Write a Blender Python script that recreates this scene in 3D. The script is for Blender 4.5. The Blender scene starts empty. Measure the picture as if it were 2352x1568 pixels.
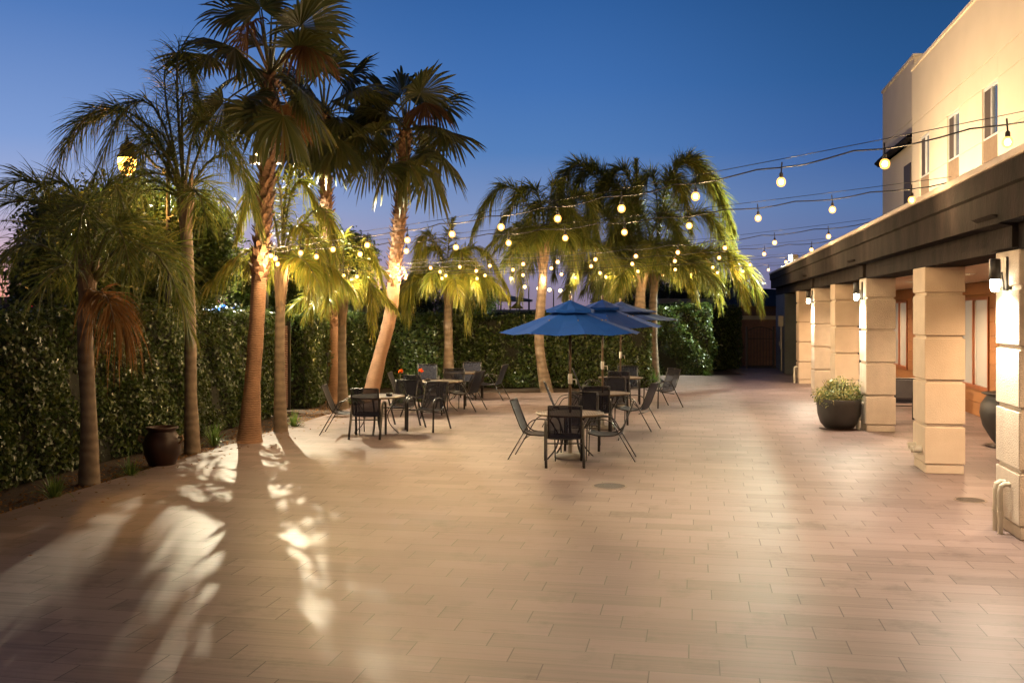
import bpy, math, random
import numpy as np
from mathutils import Vector, Matrix

SC = bpy.context.scene
COL = SC.collection
rad = math.radians
F, CX, HY, H = 2287.0, 1176.0, 713.0, 2.35      # the photo's focal length, centre, horizon row and eye height


def G(px, py, z=0.0):
    d = F * (H - z) / (py - HY)
    return Vector(((px - CX) / F * d, d, z))


def P(px, py, d):
    return Vector(((px - CX) / F * d, d, H + (HY - py) / F * d))


UX, UY = 0.1815, 0.9834
B0 = Vector((5.957, 14.37, 0))
BROT = -math.atan2(UX, UY)


def BW(s, t, z):
    return Vector((B0.x + s * UX + t * UY, B0.y + s * UY - t * UX, z))


# ------------------------------------------------------------------ objects
def tag(o, label=None, cat=None, group=None, kind=None):
    if label: o['label'] = label
    if cat: o['category'] = cat
    if group: o['group'] = group
    if kind: o['kind'] = kind
    return o


def thing(name, label, cat, loc=(0, 0, 0), rz=0.0, group=None):
    o = bpy.data.objects.new(name, None)
    COL.objects.link(o)
    o.location = loc
    o.rotation_euler = (0, 0, rz)
    return tag(o, label, cat, group)


def copy_tree(o, parent=None):
    c = o.copy()
    COL.objects.link(c)
    c.parent = parent
    for ch in list(o.children):
        copy_tree(ch, c)
    return c


def link_mesh(name, me, mat, parent=None, smooth=False):
    o = bpy.data.objects.new(name, me)
    COL.objects.link(o)
    if mat is not None: me.materials.append(mat)
    if parent is not None: o.parent = parent
    if smooth:
        me.polygons.foreach_set('use_smooth', [True] * len(me.polygons))
    return o


class MB:
    """collects shapes; build() links them as one mesh object"""
    def __init__(self):
        self.v, self.f = [], []

    def add(self, vs, fs):
        n = len(self.v)
        self.v += [tuple(v) for v in vs]
        self.f += [tuple(i + n for i in f) for f in fs]
        return self

    def box(self, x0, x1, y0, y1, z0, z1, bev=0.0):
        if bev <= 0:
            vs = [(x, y, z) for z in (z0, z1) for y in (y0, y1) for x in (x0, x1)]
            return self.add(vs, [(0, 2, 3, 1), (4, 5, 7, 6), (0, 1, 5, 4), (2, 6, 7, 3), (0, 4, 6, 2), (1, 3, 7, 5)])
        b = min(bev, (x1 - x0) / 2.01, (y1 - y0) / 2.01, (z1 - z0) / 2.01)
        rings = []
        for z, k in ((z0, b), (z0 + b, 0), (z1 - b, 0), (z1, b)):
            r = []
            for cx, cy, sx, sy in ((x1, y1, -1, -1), (x0, y1, 1, -1), (x0, y0, 1, 1), (x1, y0, -1, 1)):
                p1 = (cx + sx * (k), cy + sy * (b + (k if k else 0)), z)
                p2 = (cx + sx * (b + (k if k else 0)), cy + sy * k, z)
                r += [p1, p2] if (sx * sy > 0) else [p2, p1]
            rings.append(r)
        vs = [p for r in rings for p in r]
        fs = [tuple(range(7, -1, -1)), tuple(range(24, 32))]
        for i in range(3):
            for j in range(8):
                a, c = i * 8 + j, i * 8 + (j + 1) % 8
                fs.append((a, c, c + 8, a + 8))
        return self.add(vs, fs)

    def bar(self, a, b, w, h):
        """square bar from a to b"""
        return self.tube([a, b], [(w / 2, h / 2)] * 2, 4, twist=math.pi / 4, k=math.sqrt(2))

    def tube(self, pts, r, n=8, caps=True, twist=0.0, k=1.0, side=None):
        pts = [Vector(p) for p in pts]
        m = len(pts)
        if not isinstance(r, (list, tuple)): r = [r] * m
        ref = None
        vs = []
        for i, p in enumerate(pts):
            t = (pts[min(i + 1, m - 1)] - pts[max(i - 1, 0)]).normalized()
            if side is not None:
                s = Vector(side)
                s = (s - t * s.dot(t)).normalized()
            elif ref is None:
                s = t.cross(Vector((0, 0, 1)))
                if s.length < 1e-3: s = Vector((1, 0, 0))
                s.normalize()
            else:
                s = (ref - t * ref.dot(t)).normalized()
            ref = s
            u = t.cross(s)
            ra, rb = r[i] if isinstance(r[i], (tuple, list)) else (r[i], r[i])
            for j in range(n):
                a = 2 * math.pi * j / n + twist
                vs.append(p + s * (ra * k * math.cos(a)) + u * (rb * k * math.sin(a)))
        fs = []
        for i in range(m - 1):
            for j in range(n):
                a, b = i * n + j, i * n + (j + 1) % n
                fs.append((a, b, b + n, a + n))
        if caps:
            fs += [tuple(range(n - 1, -1, -1)), tuple(range((m - 1) * n, m * n))]
        return self.add(vs, fs)

    def lathe(self, prof, n=24, c=(0, 0, 0), caps=True):
        vs = [(c[0] + r * math.cos(2 * math.pi * j / n), c[1] + r * math.sin(2 * math.pi * j / n), c[2] + z) for r, z in prof for j in range(n)]
        fs = []
        for i in range(len(prof) - 1):
            for j in range(n):
                a, b = i * n + j, i * n + (j + 1) % n
                fs.append((a, b, b + n, a + n))
        if caps:
            fs += [tuple(range(n - 1, -1, -1)), tuple(range((len(prof) - 1) * n, len(prof) * n))]
        return self.add(vs, fs)

    def prism(self, poly, z0, z1):
        n = len(poly)
        vs = [(x, y, z0) for x, y in poly] + [(x, y, z1) for x, y in poly]
        fs = [tuple(range(n - 1, -1, -1)), tuple(range(n, 2 * n))]
        fs += [(i, (i + 1) % n, n + (i + 1) % n, n + i) for i in range(n)]
        return self.add(vs, fs)

    def extrude_y(self, prof, y0, y1):
        """prof: closed (x,z) outline, swept along y"""
        n = len(prof)
        vs = [(x, y0, z) for x, z in prof] + [(x, y1, z) for x, z in prof]
        fs = [tuple(range(n)), tuple(range(2 * n - 1, n - 1, -1))]
        fs += [((i + 1) % n, i, n + i, n + (i + 1) % n) for i in range(n)]
        return self.add(vs, fs)

    def build(self, name, mat, parent=None, smooth=False):
        me = bpy.data.meshes.new(name)
        me.from_pydata(self.v, [], self.f)
        me.update()
        return link_mesh(name, me, mat, parent, smooth)


def np_mesh(name, verts, quads, mat, parent=None, smooth=False):
    verts = np.asarray(verts, dtype=np.float32)
    quads = np.asarray(quads, dtype=np.int32)
    me = bpy.data.meshes.new(name)
    nf = len(quads)
    me.vertices.add(len(verts))
    me.vertices.foreach_set('co', verts.ravel())
    me.loops.add(nf * 4)
    me.loops.foreach_set('vertex_index', quads.ravel())
    me.polygons.add(nf)
    me.polygons.foreach_set('loop_start', np.arange(0, nf * 4, 4, dtype=np.int32))
    me.update(calc_edges=True)
    me.validate()
    return link_mesh(name, me, mat, parent, smooth)


def unit(a):
    return a / np.maximum(np.linalg.norm(a, axis=-1, keepdims=True), 1e-9)


class Strips:
    """tapering blade strips (leaflets, palm segments, grass), vectorised"""
    def __init__(self):
        self.V, self.Q, self.n = [], [], 0

    def add(self, pts, wid, wdir):
        # pts (N,K,3)  wid (N,K)  wdir (N,K,3) or (N,1,3)
        N, K, _ = pts.shape
        off = wdir * wid[..., None] * 0.5
        v = np.stack([pts - off, pts + off], axis=2).reshape(N, K * 2, 3)
        base = self.n + (np.arange(N) * K * 2)[:, None, None]
        k = np.arange(K - 1)
        q = np.stack([2 * k, 2 * k + 1, 2 * k + 3, 2 * k + 2], axis=-1)[None] + base
        self.V.append(v.reshape(-1, 3))
        self.Q.append(q.reshape(-1, 4))
        self.n += N * K * 2

    def build(self, name, mat, parent=None):
        return np_mesh(name, np.concatenate(self.V), np.concatenate(self.Q), mat, parent)


def leaves(name, c, nrm, size, mat, parent, rng, aspect=0.5, tilt=0.7):
    """leaf cloud: one folded diamond per centre; nrm = rough facing direction"""
    N = len(c)
    n = unit(nrm + rng.normal(0, tilt, (N, 3)))
    a = unit(np.cross(n, rng.normal(0, 1, (N, 3))))
    b = np.cross(n, a)
    s = (size * rng.uniform(0.65, 1.3, (N, 1)))
    v = np.empty((N, 4, 3))
    v[:, 0] = c - a * s * 0.5
    v[:, 2] = c + a * s * 0.5 - n * s * 0.08
    v[:, 1] = c + b * s * aspect * 0.5 + n * s * 0.10
    v[:, 3] = c - b * s * aspect * 0.5 + n * s * 0.10
    q = np.arange(N * 4).reshape(N, 4)
    return np_mesh(name, v.reshape(-1, 3), q, mat, parent)


# ------------------------------------------------------------------ materials
def _nodes(name):
    m = bpy.data.materials.new(name)
    m.use_nodes = True
    nt = m.node_tree
    return m, nt, nt.nodes['Principled BSDF']


def mat(name, c1, c2=None, scale=6.0, rough=0.6, bump=0.0, bscale=60.0, metal=0.0, stretch=(1, 1, 1), spec=0.5, detail=6.0):
    m, nt, p = _nodes(name)
    N, L = nt.nodes.new, nt.links.new
    tc = N('ShaderNodeTexCoord')
    mp = N('ShaderNodeMapping')
    mp.inputs['Scale'].default_value = stretch
    L(tc.outputs['Object'], mp.inputs['Vector'])
    c2 = c2 or tuple(x * 0.8 for x in c1)
    nz = N('ShaderNodeTexNoise')
    nz.inputs['Scale'].default_value = scale
    nz.inputs['Detail'].default_value = detail
    L(mp.outputs[0], nz.inputs['Vector'])
    cr = N('ShaderNodeValToRGB')
    cr.color_ramp.elements[0].position = 0.32
    cr.color_ramp.elements[1].position = 0.68
    cr.color_ramp.elements[0].color = (*c2, 1)
    cr.color_ramp.elements[1].color = (*c1, 1)
    L(nz.outputs['Fac'], cr.inputs['Fac'])
    L(cr.outputs['Color'], p.inputs['Base Color'])
    p.inputs['Roughness'].default_value = rough
    p.inputs['Metallic'].default_value = metal
    p.inputs['Specular IOR Level'].default_value = spec
    if bump > 0:
        n2 = N('ShaderNodeTexNoise')
        n2.inputs['Scale'].default_value = bscale
        n2.inputs['Detail'].default_value = 4
        L(mp.outputs[0], n2.inputs['Vector'])
        b = N('ShaderNodeBump')
        b.inputs['Strength'].default_value = bump
        b.inputs['Distance'].default_value = 0.02
        L(n2.outputs['Fac'], b.inputs['Height'])
        L(b.outputs['Normal'], p.inputs['Normal'])
    return m


def leaf_mat(name, cols, rough=0.45, trans=0.35, spec=0.5):
    m, nt, p = _nodes(name)
    N, L = nt.nodes.new, nt.links.new
    ge = N('ShaderNodeNewGeometry')
    cr = N('ShaderNodeValToRGB')
    els = cr.color_ramp.elements
    while len(els) < len(cols): els.new(0.5)
    for i, c in enumerate(cols):
        els[i].position = i / (len(cols) - 1)
        els[i].color = (*c, 1)
    L(ge.outputs['Random Per Island'], cr.inputs['Fac'])
    L(cr.outputs['Color'], p.inputs['Base Color'])
    p.inputs['Roughness'].default_value = rough
    p.inputs['Specular IOR Level'].default_value = spec
    tr = N('ShaderNodeBsdfTranslucent')
    hs = N('ShaderNodeHueSaturation')
    hs.inputs['Hue'].default_value = 0.48
    hs.inputs['Value'].default_value = 1.7
    L(cr.outputs['Color'], hs.inputs['Color'])
    L(hs.outputs['Color'], tr.inputs['Color'])
    mx = N('ShaderNodeMixShader')
    mx.inputs['Fac'].default_value = trans
    L(p.outputs[0], mx.inputs[1])
    L(tr.outputs[0], mx.inputs[2])
    L(mx.outputs[0], nt.nodes['Material Output'].inputs['Surface'])
    return m


def emit(name, col, strength):
    m, nt, p = _nodes(name)
    p.inputs['Base Color'].default_value = (*[min(1, c) for c in col], 1)
    p.inputs['Emission Color'].default_value = (*col, 1)
    p.inputs['Emission Strength'].default_value = strength
    return m


def trunk_mat(name, c1, c2, freq, rough=0.85, strength=0.6):
    """ringed bark: uneven bands along the trunk, plus blotches"""
    m, nt, p = _nodes(name)
    N, L = nt.nodes.new, nt.links.new
    tc = N('ShaderNodeTexCoord')
    wv = N('ShaderNodeTexWave')
    wv.bands_direction = 'Z'
    wv.inputs['Scale'].default_value = freq
    wv.inputs['Distortion'].default_value = 5.5
    wv.inputs['Detail'].default_value = 3
    wv.inputs['Detail Scale'].default_value = 1.6
    L(tc.outputs['Object'], wv.inputs['Vector'])
    nz = N('ShaderNodeTexNoise')
    nz.inputs['Scale'].default_value = 5
    nz.inputs['Detail'].default_value = 8
    L(tc.outputs['Object'], nz.inputs['Vector'])
    mxf = N('ShaderNodeMix')
    mxf.inputs[0].default_value = 0.80
    L(wv.outputs['Fac'], mxf.inputs[2])
    L(nz.outputs['Fac'], mxf.inputs[3])
    cr = N('ShaderNodeValToRGB')
    cr.color_ramp.elements[0].position = 0.25
    cr.color_ramp.elements[1].position = 0.7
    cr.color_ramp.elements[0].color = (*c2, 1)
    cr.color_ramp.elements[1].color = (*c1, 1)
    L(mxf.outputs[0], cr.inputs['Fac'])
    L(cr.outputs['Color'], p.inputs['Base Color'])
    p.inputs['Roughness'].default_value = rough
    b = N('ShaderNodeBump')
    b.inputs['Strength'].default_value = strength
    b.inputs['Distance'].default_value = 0.03
    L(mxf.outputs[0], b.inputs['Height'])
    L(b.outputs['Normal'], p.inputs['Normal'])
    return m


def floor_mat():
    """wood-look porcelain planks, rows across the patio, joints staggered by row"""
    m, nt, p = _nodes('porcelain planks')
    N, L = nt.nodes.new, nt.links.new

    def math_(op, a, b=None, c=None):
        n = N('ShaderNodeMath')
        n.operation = op
        for i, x in enumerate((a, b, c)):
            if x is None: continue
            if isinstance(x, (int, float)): n.inputs[i].default_value = x
            else: L(x, n.inputs[i])
        return n.outputs[0]
    tc = N('ShaderNodeTexCoord')
    mp = N('ShaderNodeMapping')
    mp.inputs['Rotation'].default_value = (0, 0, -BROT)
    L(tc.outputs['Object'], mp.inputs['Vector'])
    sp = N('ShaderNodeSeparateXYZ')
    L(mp.outputs[0], sp.inputs[0])
    RH, LN = 0.285, 0.70
    v = math_('DIVIDE', sp.outputs['Y'], RH)
    row = math_('FLOOR', v)
    wn = N('ShaderNodeTexWhiteNoise')
    wn.noise_dimensions = '1D'
    L(row, wn.inputs['W'])
    par = math_('MODULO', math_('ADD', row, 9000.0), 3.0)
    sh = math_('ADD', math_('MULTIPLY', par, 0.37), math_('MULTIPLY', wn.outputs['Value'], 0.16))
    u = math_('ADD', math_('DIVIDE', sp.outputs['X'], LN), sh)
    col = math_('FLOOR', u)
    fu, fv = math_('FRACT', u), math_('FRACT', v)
    du = math_('MULTIPLY', math_('SUBTRACT', 0.5, math_('ABSOLUTE', math_('SUBTRACT', fu, 0.5))), LN)
    dv = math_('MULTIPLY', math_('SUBTRACT', 0.5, math_('ABSOLUTE', math_('SUBTRACT', fv, 0.5))), RH)
    joint = math_('MAXIMUM', math_('LESS_THAN', du, 0.0042), math_('LESS_THAN', dv, 0.0022))
    idn = N('ShaderNodeCombineXYZ')
    L(col, idn.inputs[0])
    L(row, idn.inputs[1])
    wt = N('ShaderNodeTexWhiteNoise')
    wt.noise_dimensions = '2D'
    L(idn.outputs[0], wt.inputs['Vector'])
    # grain: stretched noise, shifted per plank
    sc = N('ShaderNodeCombineXYZ')
    L(math_('ADD', math_('MULTIPLY', sp.outputs['X'], 0.7), math_('MULTIPLY', wt.outputs['Value'], 37.0)), sc.inputs[0])
    L(math_('MULTIPLY', sp.outputs['Y'], 26.0), sc.inputs[1])
    L(math_('MULTIPLY', row, 3.7), sc.inputs[2])
    gn = N('ShaderNodeTexNoise')
    gn.inputs['Scale'].default_value = 1.0
    gn.inputs['Detail'].default_value = 6
    gn.inputs['Roughness'].default_value = 0.6
    L(sc.outputs[0], gn.inputs['Vector'])
    big = N('ShaderNodeTexNoise')
    big.inputs['Scale'].default_value = 0.45
    big.inputs['Detail'].default_value = 5
    L(tc.outputs['Object'], big.inputs['Vector'])
    cr = N('ShaderNodeValToRGB')
    cr.color_ramp.elements[0].position = 0.30
    cr.color_ramp.elements[1].position = 0.66
    cr.color_ramp.elements[0].color = (0.076, 0.055, 0.052, 1)
    cr.color_ramp.elements[1].color = (0.192, 0.147, 0.143, 1)
    g2 = math_('ADD', math_('MULTIPLY', gn.outputs['Fac'], 0.72),
               math_('ADD', math_('MULTIPLY', wt.outputs['Value'], 0.2), math_('MULTIPLY', big.outputs['Fac'], 0.22)))
    stn = N('ShaderNodeTexNoise')           # old spills and foot traffic
    stn.inputs['Scale'].default_value = 1.7
    stn.inputs['Detail'].default_value = 9
    stn.inputs['Roughness'].default_value = 0.7
    L(tc.outputs['Object'], stn.inputs['Vector'])
    sm = N('ShaderNodeMapRange')
    sm.inputs['From Min'].default_value, sm.inputs['From Max'].default_value = 0.54, 0.70
    sm.inputs['To Max'].default_value = 0.22
    L(stn.outputs['Fac'], sm.inputs['Value'])
    g2 = math_('SUBTRACT', g2, sm.outputs[0])
    L(g2, cr.inputs['Fac'])
    mx = N('ShaderNodeMix')
    mx.data_type = 'RGBA'
    mx.inputs[7].default_value = (0.022, 0.016, 0.014, 1)
    L(joint, mx.inputs[0])
    L(cr.outputs['Color'], mx.inputs[6])
    L(mx.outputs[2], p.inputs['Base Color'])
    L(math_('ADD', math_('MULTIPLY', gn.outputs['Fac'], 0.2), math_('MULTIPLY_ADD', big.outputs['Fac'], 0.22, 0.24)), p.inputs['Roughness'])
    p.inputs['Specular IOR Level'].default_value = 0.35
    b = N('ShaderNodeBump')
    b.inputs['Strength'].default_value = 0.6
    b.inputs['Distance'].default_value = 0.004
    L(math_('SUBTRACT', math_('MULTIPLY', gn.outputs['Fac'], 0.6), joint), b.inputs['Height'])
    L(b.outputs['Normal'], p.inputs['Normal'])
    return m


def slat_mat(name, c1, c2, freq):
    """table-top of narrow timber slats"""
    m, nt, p = _nodes(name)
    N, L = nt.nodes.new, nt.links.new
    tc = N('ShaderNodeTexCoord')
    wv = N('ShaderNodeTexWave')
    wv.inputs['Scale'].default_value = freq
    L(tc.outputs['Object'], wv.inputs['Vector'])
    cr = N('ShaderNodeValToRGB')
    cr.color_ramp.elements[0].position = 0.15
    cr.color_ramp.elements[1].position = 0.3
    cr.color_ramp.elements[0].color = (*c2, 1)
    cr.color_ramp.elements[1].color = (*c1, 1)
    L(wv.outputs['Fac'], cr.inputs['Fac'])
    L(cr.outputs['Color'], p.inputs['Base Color'])
    b = N('ShaderNodeBump')
    b.inputs['Strength'].default_value = 0.5
    b.inputs['Distance'].default_value = 0.006
    L(wv.outputs['Fac'], b.inputs['Height'])
    L(b.outputs['Normal'], p.inputs['Normal'])
    p.inputs['Roughness'].default_value = 0.5
    return m


def sling_mat():
    """woven mesh sling: a little light gets through the weave"""
    m, nt, p = _nodes('woven sling')
    N, L = nt.nodes.new, nt.links.new
    p.inputs['Base Color'].default_value = (0.012, 0.0135, 0.026, 1)
    p.inputs['Roughness'].default_value = 0.7
    p.inputs['Specular IOR Level'].default_value = 0.2
    tr = N('ShaderNodeBsdfTransparent')
    mx = N('ShaderNodeMixShader')
    mx.inputs['Fac'].default_value = 0.10
    L(p.outputs[0], mx.inputs[1])
    L(tr.outputs[0], mx.inputs[2])
    L(mx.outputs[0], nt.nodes['Material Output'].inputs['Surface'])
    return m


M = {
    'floor': floor_mat(),
    'soil': mat('mulch', (0.055, 0.034, 0.022), (0.022, 0.014, 0.01), 14, 0.95, 0.9, 40),
    'ground': mat('dark ground', (0.05, 0.045, 0.04), (0.03, 0.028, 0.026), 0.6, 0.9),
    'asphalt': mat('asphalt', (0.05, 0.05, 0.05), (0.035, 0.035, 0.035), 3, 0.9),
    'stucco': mat('sand stucco', (0.56, 0.455, 0.345), (0.49, 0.395, 0.295), 3.0, 0.9, 0.5, 70),
    'stucco_lit': mat('sconce lit stucco', (0.56, 0.49, 0.41), (0.47, 0.41, 0.345), 4.0, 0.95, 0.75, 58),  # sconce light put into the colour: same stucco, paler and rougher
    'cream': mat('cream stucco', (0.74, 0.62, 0.46), (0.69, 0.575, 0.42), 0.8, 0.92, 0.25, 45),
    'cap': mat('pale metal coping', (0.48, 0.40, 0.33), (0.38, 0.32, 0.27), 3, 0.5),
    'fascia': mat('dark weathered stucco', (0.027, 0.021, 0.020), (0.009, 0.008, 0.0085), 3.4, 0.9, 0.9, 38, stretch=(1, 1, 0.35), spec=0.08),
    'soffit': mat('soffit plaster', (0.60, 0.50, 0.39), (0.55, 0.46, 0.36), 2, 0.9, 0.2, 60),
    'blueblock': mat('slate painted block', (0.075, 0.085, 0.10), (0.055, 0.063, 0.075), 2, 0.75, 0.4, 50),
    'siding': mat('rust brown siding', (0.34, 0.155, 0.055), (0.27, 0.12, 0.042), 4, 0.6, 0.2, 30, stretch=(1, 0.15, 1)),
    'redframe': mat('stained window frame', (0.30, 0.10, 0.04), None, 5, 0.45),
    'whiteframe': mat('white frame', (0.7, 0.68, 0.63), None, 3, 0.4),
    'bronze': mat('bronze grille', (0.32, 0.23, 0.14), (0.26, 0.18, 0.11), 8, 0.5),
    'black': mat('black metal', (0.018, 0.016, 0.015), (0.012, 0.011, 0.01), 8, 0.38, spec=0.5),
    'iron': mat('dark iron', (0.03, 0.026, 0.024), None, 8, 0.5),
    'brass': mat('bronze pole', (0.16, 0.11, 0.06), (0.11, 0.075, 0.04), 6, 0.45, metal=0.3),
    'sling': sling_mat(),
    'slat': slat_mat('slatted timber', (0.10, 0.056, 0.036), (0.02, 0.012, 0.009), 7.5),
    'stonetop': slat_mat('grey slatted top', (0.042, 0.034, 0.027), (0.018, 0.014, 0.012), 7.5),
    'blue': mat('royal blue canvas', (0.006, 0.045, 0.25), (0.005, 0.038, 0.215), 3, 0.9, 0.15, 300, spec=0.08),
    'slateblue': mat('faded slate blue canvas', (0.008, 0.02, 0.085), (0.007, 0.017, 0.07), 3, 0.9, spec=0.08),
    'pot_black': mat('matt black planter', (0.028, 0.024, 0.022), (0.02, 0.017, 0.016), 6, 0.55, 0.2, 90),
    'pot_brown': mat('brown glazed urn', (0.035, 0.014, 0.009), (0.018, 0.008, 0.006), 5, 0.4, spec=0.3),
    'pvc': mat('cream painted pipe', (0.62, 0.57, 0.46), None, 5, 0.5),
    'cable': mat('black cable', (0.012, 0.012, 0.012), None, 5, 0.6),
    'cloth': mat('white cloth', (0.70, 0.68, 0.70), None, 5, 0.8),
    'wallpink': mat('brown garden wall', (0.22, 0.12, 0.085), (0.17, 0.095, 0.07), 5, 0.9, 0.3, 30),
    'pale': mat('pale fascia board', (0.42, 0.36, 0.28), None, 2, 0.8),
    'palegreen': mat('pale green siding', (0.30, 0.30, 0.20), (0.25, 0.25, 0.17), 2, 0.8),
    'darkroof': mat('dark shingles', (0.03, 0.026, 0.024), (0.02, 0.018, 0.017), 6, 0.9),
    'concrete': mat('concrete', (0.34, 0.30, 0.25), (0.28, 0.25, 0.21), 1.5, 0.9),
    'steel': mat('galvanised pole', (0.42, 0.37, 0.26), None, 4, 0.5),
    'signred': mat('red sign face', (0.33, 0.012, 0.014), None, 3, 0.5),
    'signwhite': mat('white sign paint', (0.75, 0.75, 0.75), None, 3, 0.5),
    'signyellow': mat('yellow sign face', (0.75, 0.5, 0.06), None, 3, 0.5),
    'carpaint': mat('dark car paint', (0.02, 0.022, 0.026), None, 3, 0.25),
    'redpaint': mat('red car paint', (0.30, 0.02, 0.015), None, 3, 0.3),
    'drain': mat('cast iron cover', (0.04, 0.025, 0.016), (0.02, 0.013, 0.01), 30, 0.6, 0.6, 90),
    'drainrim': mat('drain frame', (0.16, 0.12, 0.09), None, 10, 0.5),
    'queen_trunk': trunk_mat('ringed palm bark', (0.22, 0.165, 0.115), (0.095, 0.07, 0.05), 2.0),
    'fan_trunk': trunk_mat('fine ringed palm bark', (0.27, 0.15, 0.085), (0.145, 0.078, 0.045), 8.0, strength=0.6),
    'boots': mat('old leaf bases', (0.22, 0.12, 0.065), (0.10, 0.055, 0.03), 9, 0.9, 0.6, 40),
    'husk': mat('dry palm husk', (0.30, 0.20, 0.12), (0.14, 0.09, 0.055), 7, 0.9, 0.7, 30, stretch=(3, 3, 0.4)),
    'bark': mat('bark', (0.11, 0.075, 0.05), (0.05, 0.035, 0.025), 10, 0.9, 0.6, 40),
    'petiole': mat('palm stalk', (0.17, 0.16, 0.06), (0.11, 0.10, 0.035), 8, 0.5),
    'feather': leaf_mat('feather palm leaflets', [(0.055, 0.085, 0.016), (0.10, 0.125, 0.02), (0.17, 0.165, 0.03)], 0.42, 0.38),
    'feather_lit': leaf_mat('lamplit palm leaflets', [(0.11, 0.15, 0.02), (0.18, 0.20, 0.028), (0.25, 0.215, 0.03)], 0.42, 0.42),  # lamplight put into the colour: yellower, brighter copy for the lit palms
    'feather_dead': leaf_mat('dry palm leaflets', [(0.15, 0.075, 0.022), (0.23, 0.115, 0.03), (0.19, 0.12, 0.045)], 0.7, 0.3, 0.2),
    'fan': leaf_mat('fan palm blades', [(0.032, 0.046, 0.012), (0.055, 0.064, 0.016), (0.085, 0.082, 0.022)], 0.42, 0.25),
    'fan_dead': leaf_mat('dry fan blades', [(0.09, 0.048, 0.018), (0.13, 0.07, 0.026)], 0.7, 0.3, 0.2),
    'hedge': leaf_mat('glossy hedge leaves', [(0.011, 0.025, 0.006), (0.025, 0.048, 0.010), (0.052, 0.084, 0.017), (0.09, 0.105, 0.025)], 0.3, 0.2, 0.45),
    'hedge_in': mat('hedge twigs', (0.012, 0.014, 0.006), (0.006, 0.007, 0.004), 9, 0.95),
    'tree': leaf_mat('tree leaves', [(0.03, 0.055, 0.012), (0.06, 0.10, 0.018), (0.11, 0.15, 0.03)], 0.38, 0.35),
    'treedark': leaf_mat('dark tree leaves', [(0.012, 0.022, 0.007), (0.026, 0.042, 0.012)], 0.5, 0.2),
    'treewarm': leaf_mat('reddish young leaves', [(0.05, 0.055, 0.012), (0.09, 0.06, 0.018), (0.06, 0.08, 0.018)], 0.4, 0.3),
    'grass': leaf_mat('strap leaves', [(0.035, 0.075, 0.015), (0.07, 0.13, 0.025), (0.11, 0.16, 0.04)], 0.4, 0.35),
    'varieg': leaf_mat('variegated leaves', [(0.05, 0.09, 0.03), (0.10, 0.14, 0.04), (0.38, 0.33, 0.10), (0.05, 0.09, 0.03)], 0.45, 0.3),
    'petal': leaf_mat('orange petals', [(0.75, 0.16, 0.015), (0.85, 0.24, 0.02)], 0.6, 0.4, 0.2),
    'bulb': None,
    'filament': emit('bulb core', (1.0, 0.74, 0.36), 16.0),
    'sconce_lens': emit('white sconce lens', (1.0, 0.86, 0.62), 60.0),
    'downlight': emit('downlight lens', (1.0, 0.74, 0.36), 9.0),
    'sodium': emit('orange globe', (1.0, 0.42, 0.06), 16.0),
    'streetlamp': emit('street lamp lens', (1.0, 0.72, 0.30), 26.0),
    'roadlamp': emit('road lamp lens', (1.0, 0.74, 0.32), 7.0),
    'leds': emit('white flood lens', (0.92, 1.0, 0.95), 30.0),
    'signlit': emit('backlit white sign', (0.85, 0.95, 1.0), 3.2),
    'signblue': emit('backlit blue sign', (0.02, 0.14, 0.55), 1.6),
    'whitelamp': emit('white lamp', (0.9, 1.0, 1.0), 40.0),
    'taillight': emit('tail light', (1.0, 0.03, 0.05), 5.0),
    'litwindow': emit('lit red window', (1.0, 0.03, 0.08), 0.8),
    'winglow': emit('lit shop front', (1.0, 0.78, 0.35), 1.2),
}


def glass(name, col, rough=0.06):
    m, nt, p = _nodes(name)
    p.inputs['Base Color'].default_value = (*col, 1)
    p.inputs['Roughness'].default_value = rough
    p.inputs['Specular IOR Level'].default_value = 0.9
    return m


def bulb_mat():
    """amber glass globe glowing around its filament"""
    m, nt, p = _nodes('amber bulb glass')
    N, L = nt.nodes.new, nt.links.new
    e = N('ShaderNodeEmission')
    e.inputs['Color'].default_value = (1.0, 0.44, 0.085, 1)
    e.inputs['Strength'].default_value = 3.2
    t = N('ShaderNodeBsdfTransparent')
    mx = N('ShaderNodeMixShader')
    mx.inputs['Fac'].default_value = 0.55
    L(t.outputs[0], mx.inputs[1])
    L(e.outputs[0], mx.inputs[2])
    L(mx.outputs[0], nt.nodes['Material Output'].inputs['Surface'])
    return m


M['bulb'] = bulb_mat()
M['glass'] = glass('window glass', (0.05, 0.07, 0.10))
M['glassgrey'] = glass('glass with painted glow', (0.40, 0.38, 0.34), 0.12)
_p = M['glassgrey'].node_tree.nodes['Principled BSDF']
_p.inputs['Emission Color'].default_value = (1.0, 0.88, 0.70, 1)
_p.inputs['Emission Strength'].default_value = 0.09  # pane's pale tone and glow stand in for reflections and room light
M['screen'] = mat('insect screen', (0.075, 0.055, 0.04), None, 20, 0.7)


def lamp(name, kind, loc, energy, col, parent=None, size=0.1, spot=None, aim=None, blend=0.5):
    d = bpy.data.lights.new(name, kind)
    d.energy, d.color = energy, col
    if kind in ('POINT', 'SPOT'): d.shadow_soft_size = size
    if kind == 'AREA': d.size = size
    if kind == 'SPOT':
        d.spot_size, d.spot_blend = spot, blend
    o = bpy.data.objects.new(name, d)
    COL.objects.link(o)
    o.location = loc
    if aim is not None:
        o.rotation_euler = (Vector(aim) - Vector(loc)).to_track_quat('-Z', 'Y').to_euler()
    if parent is not None: o.parent = parent
    return o


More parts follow.
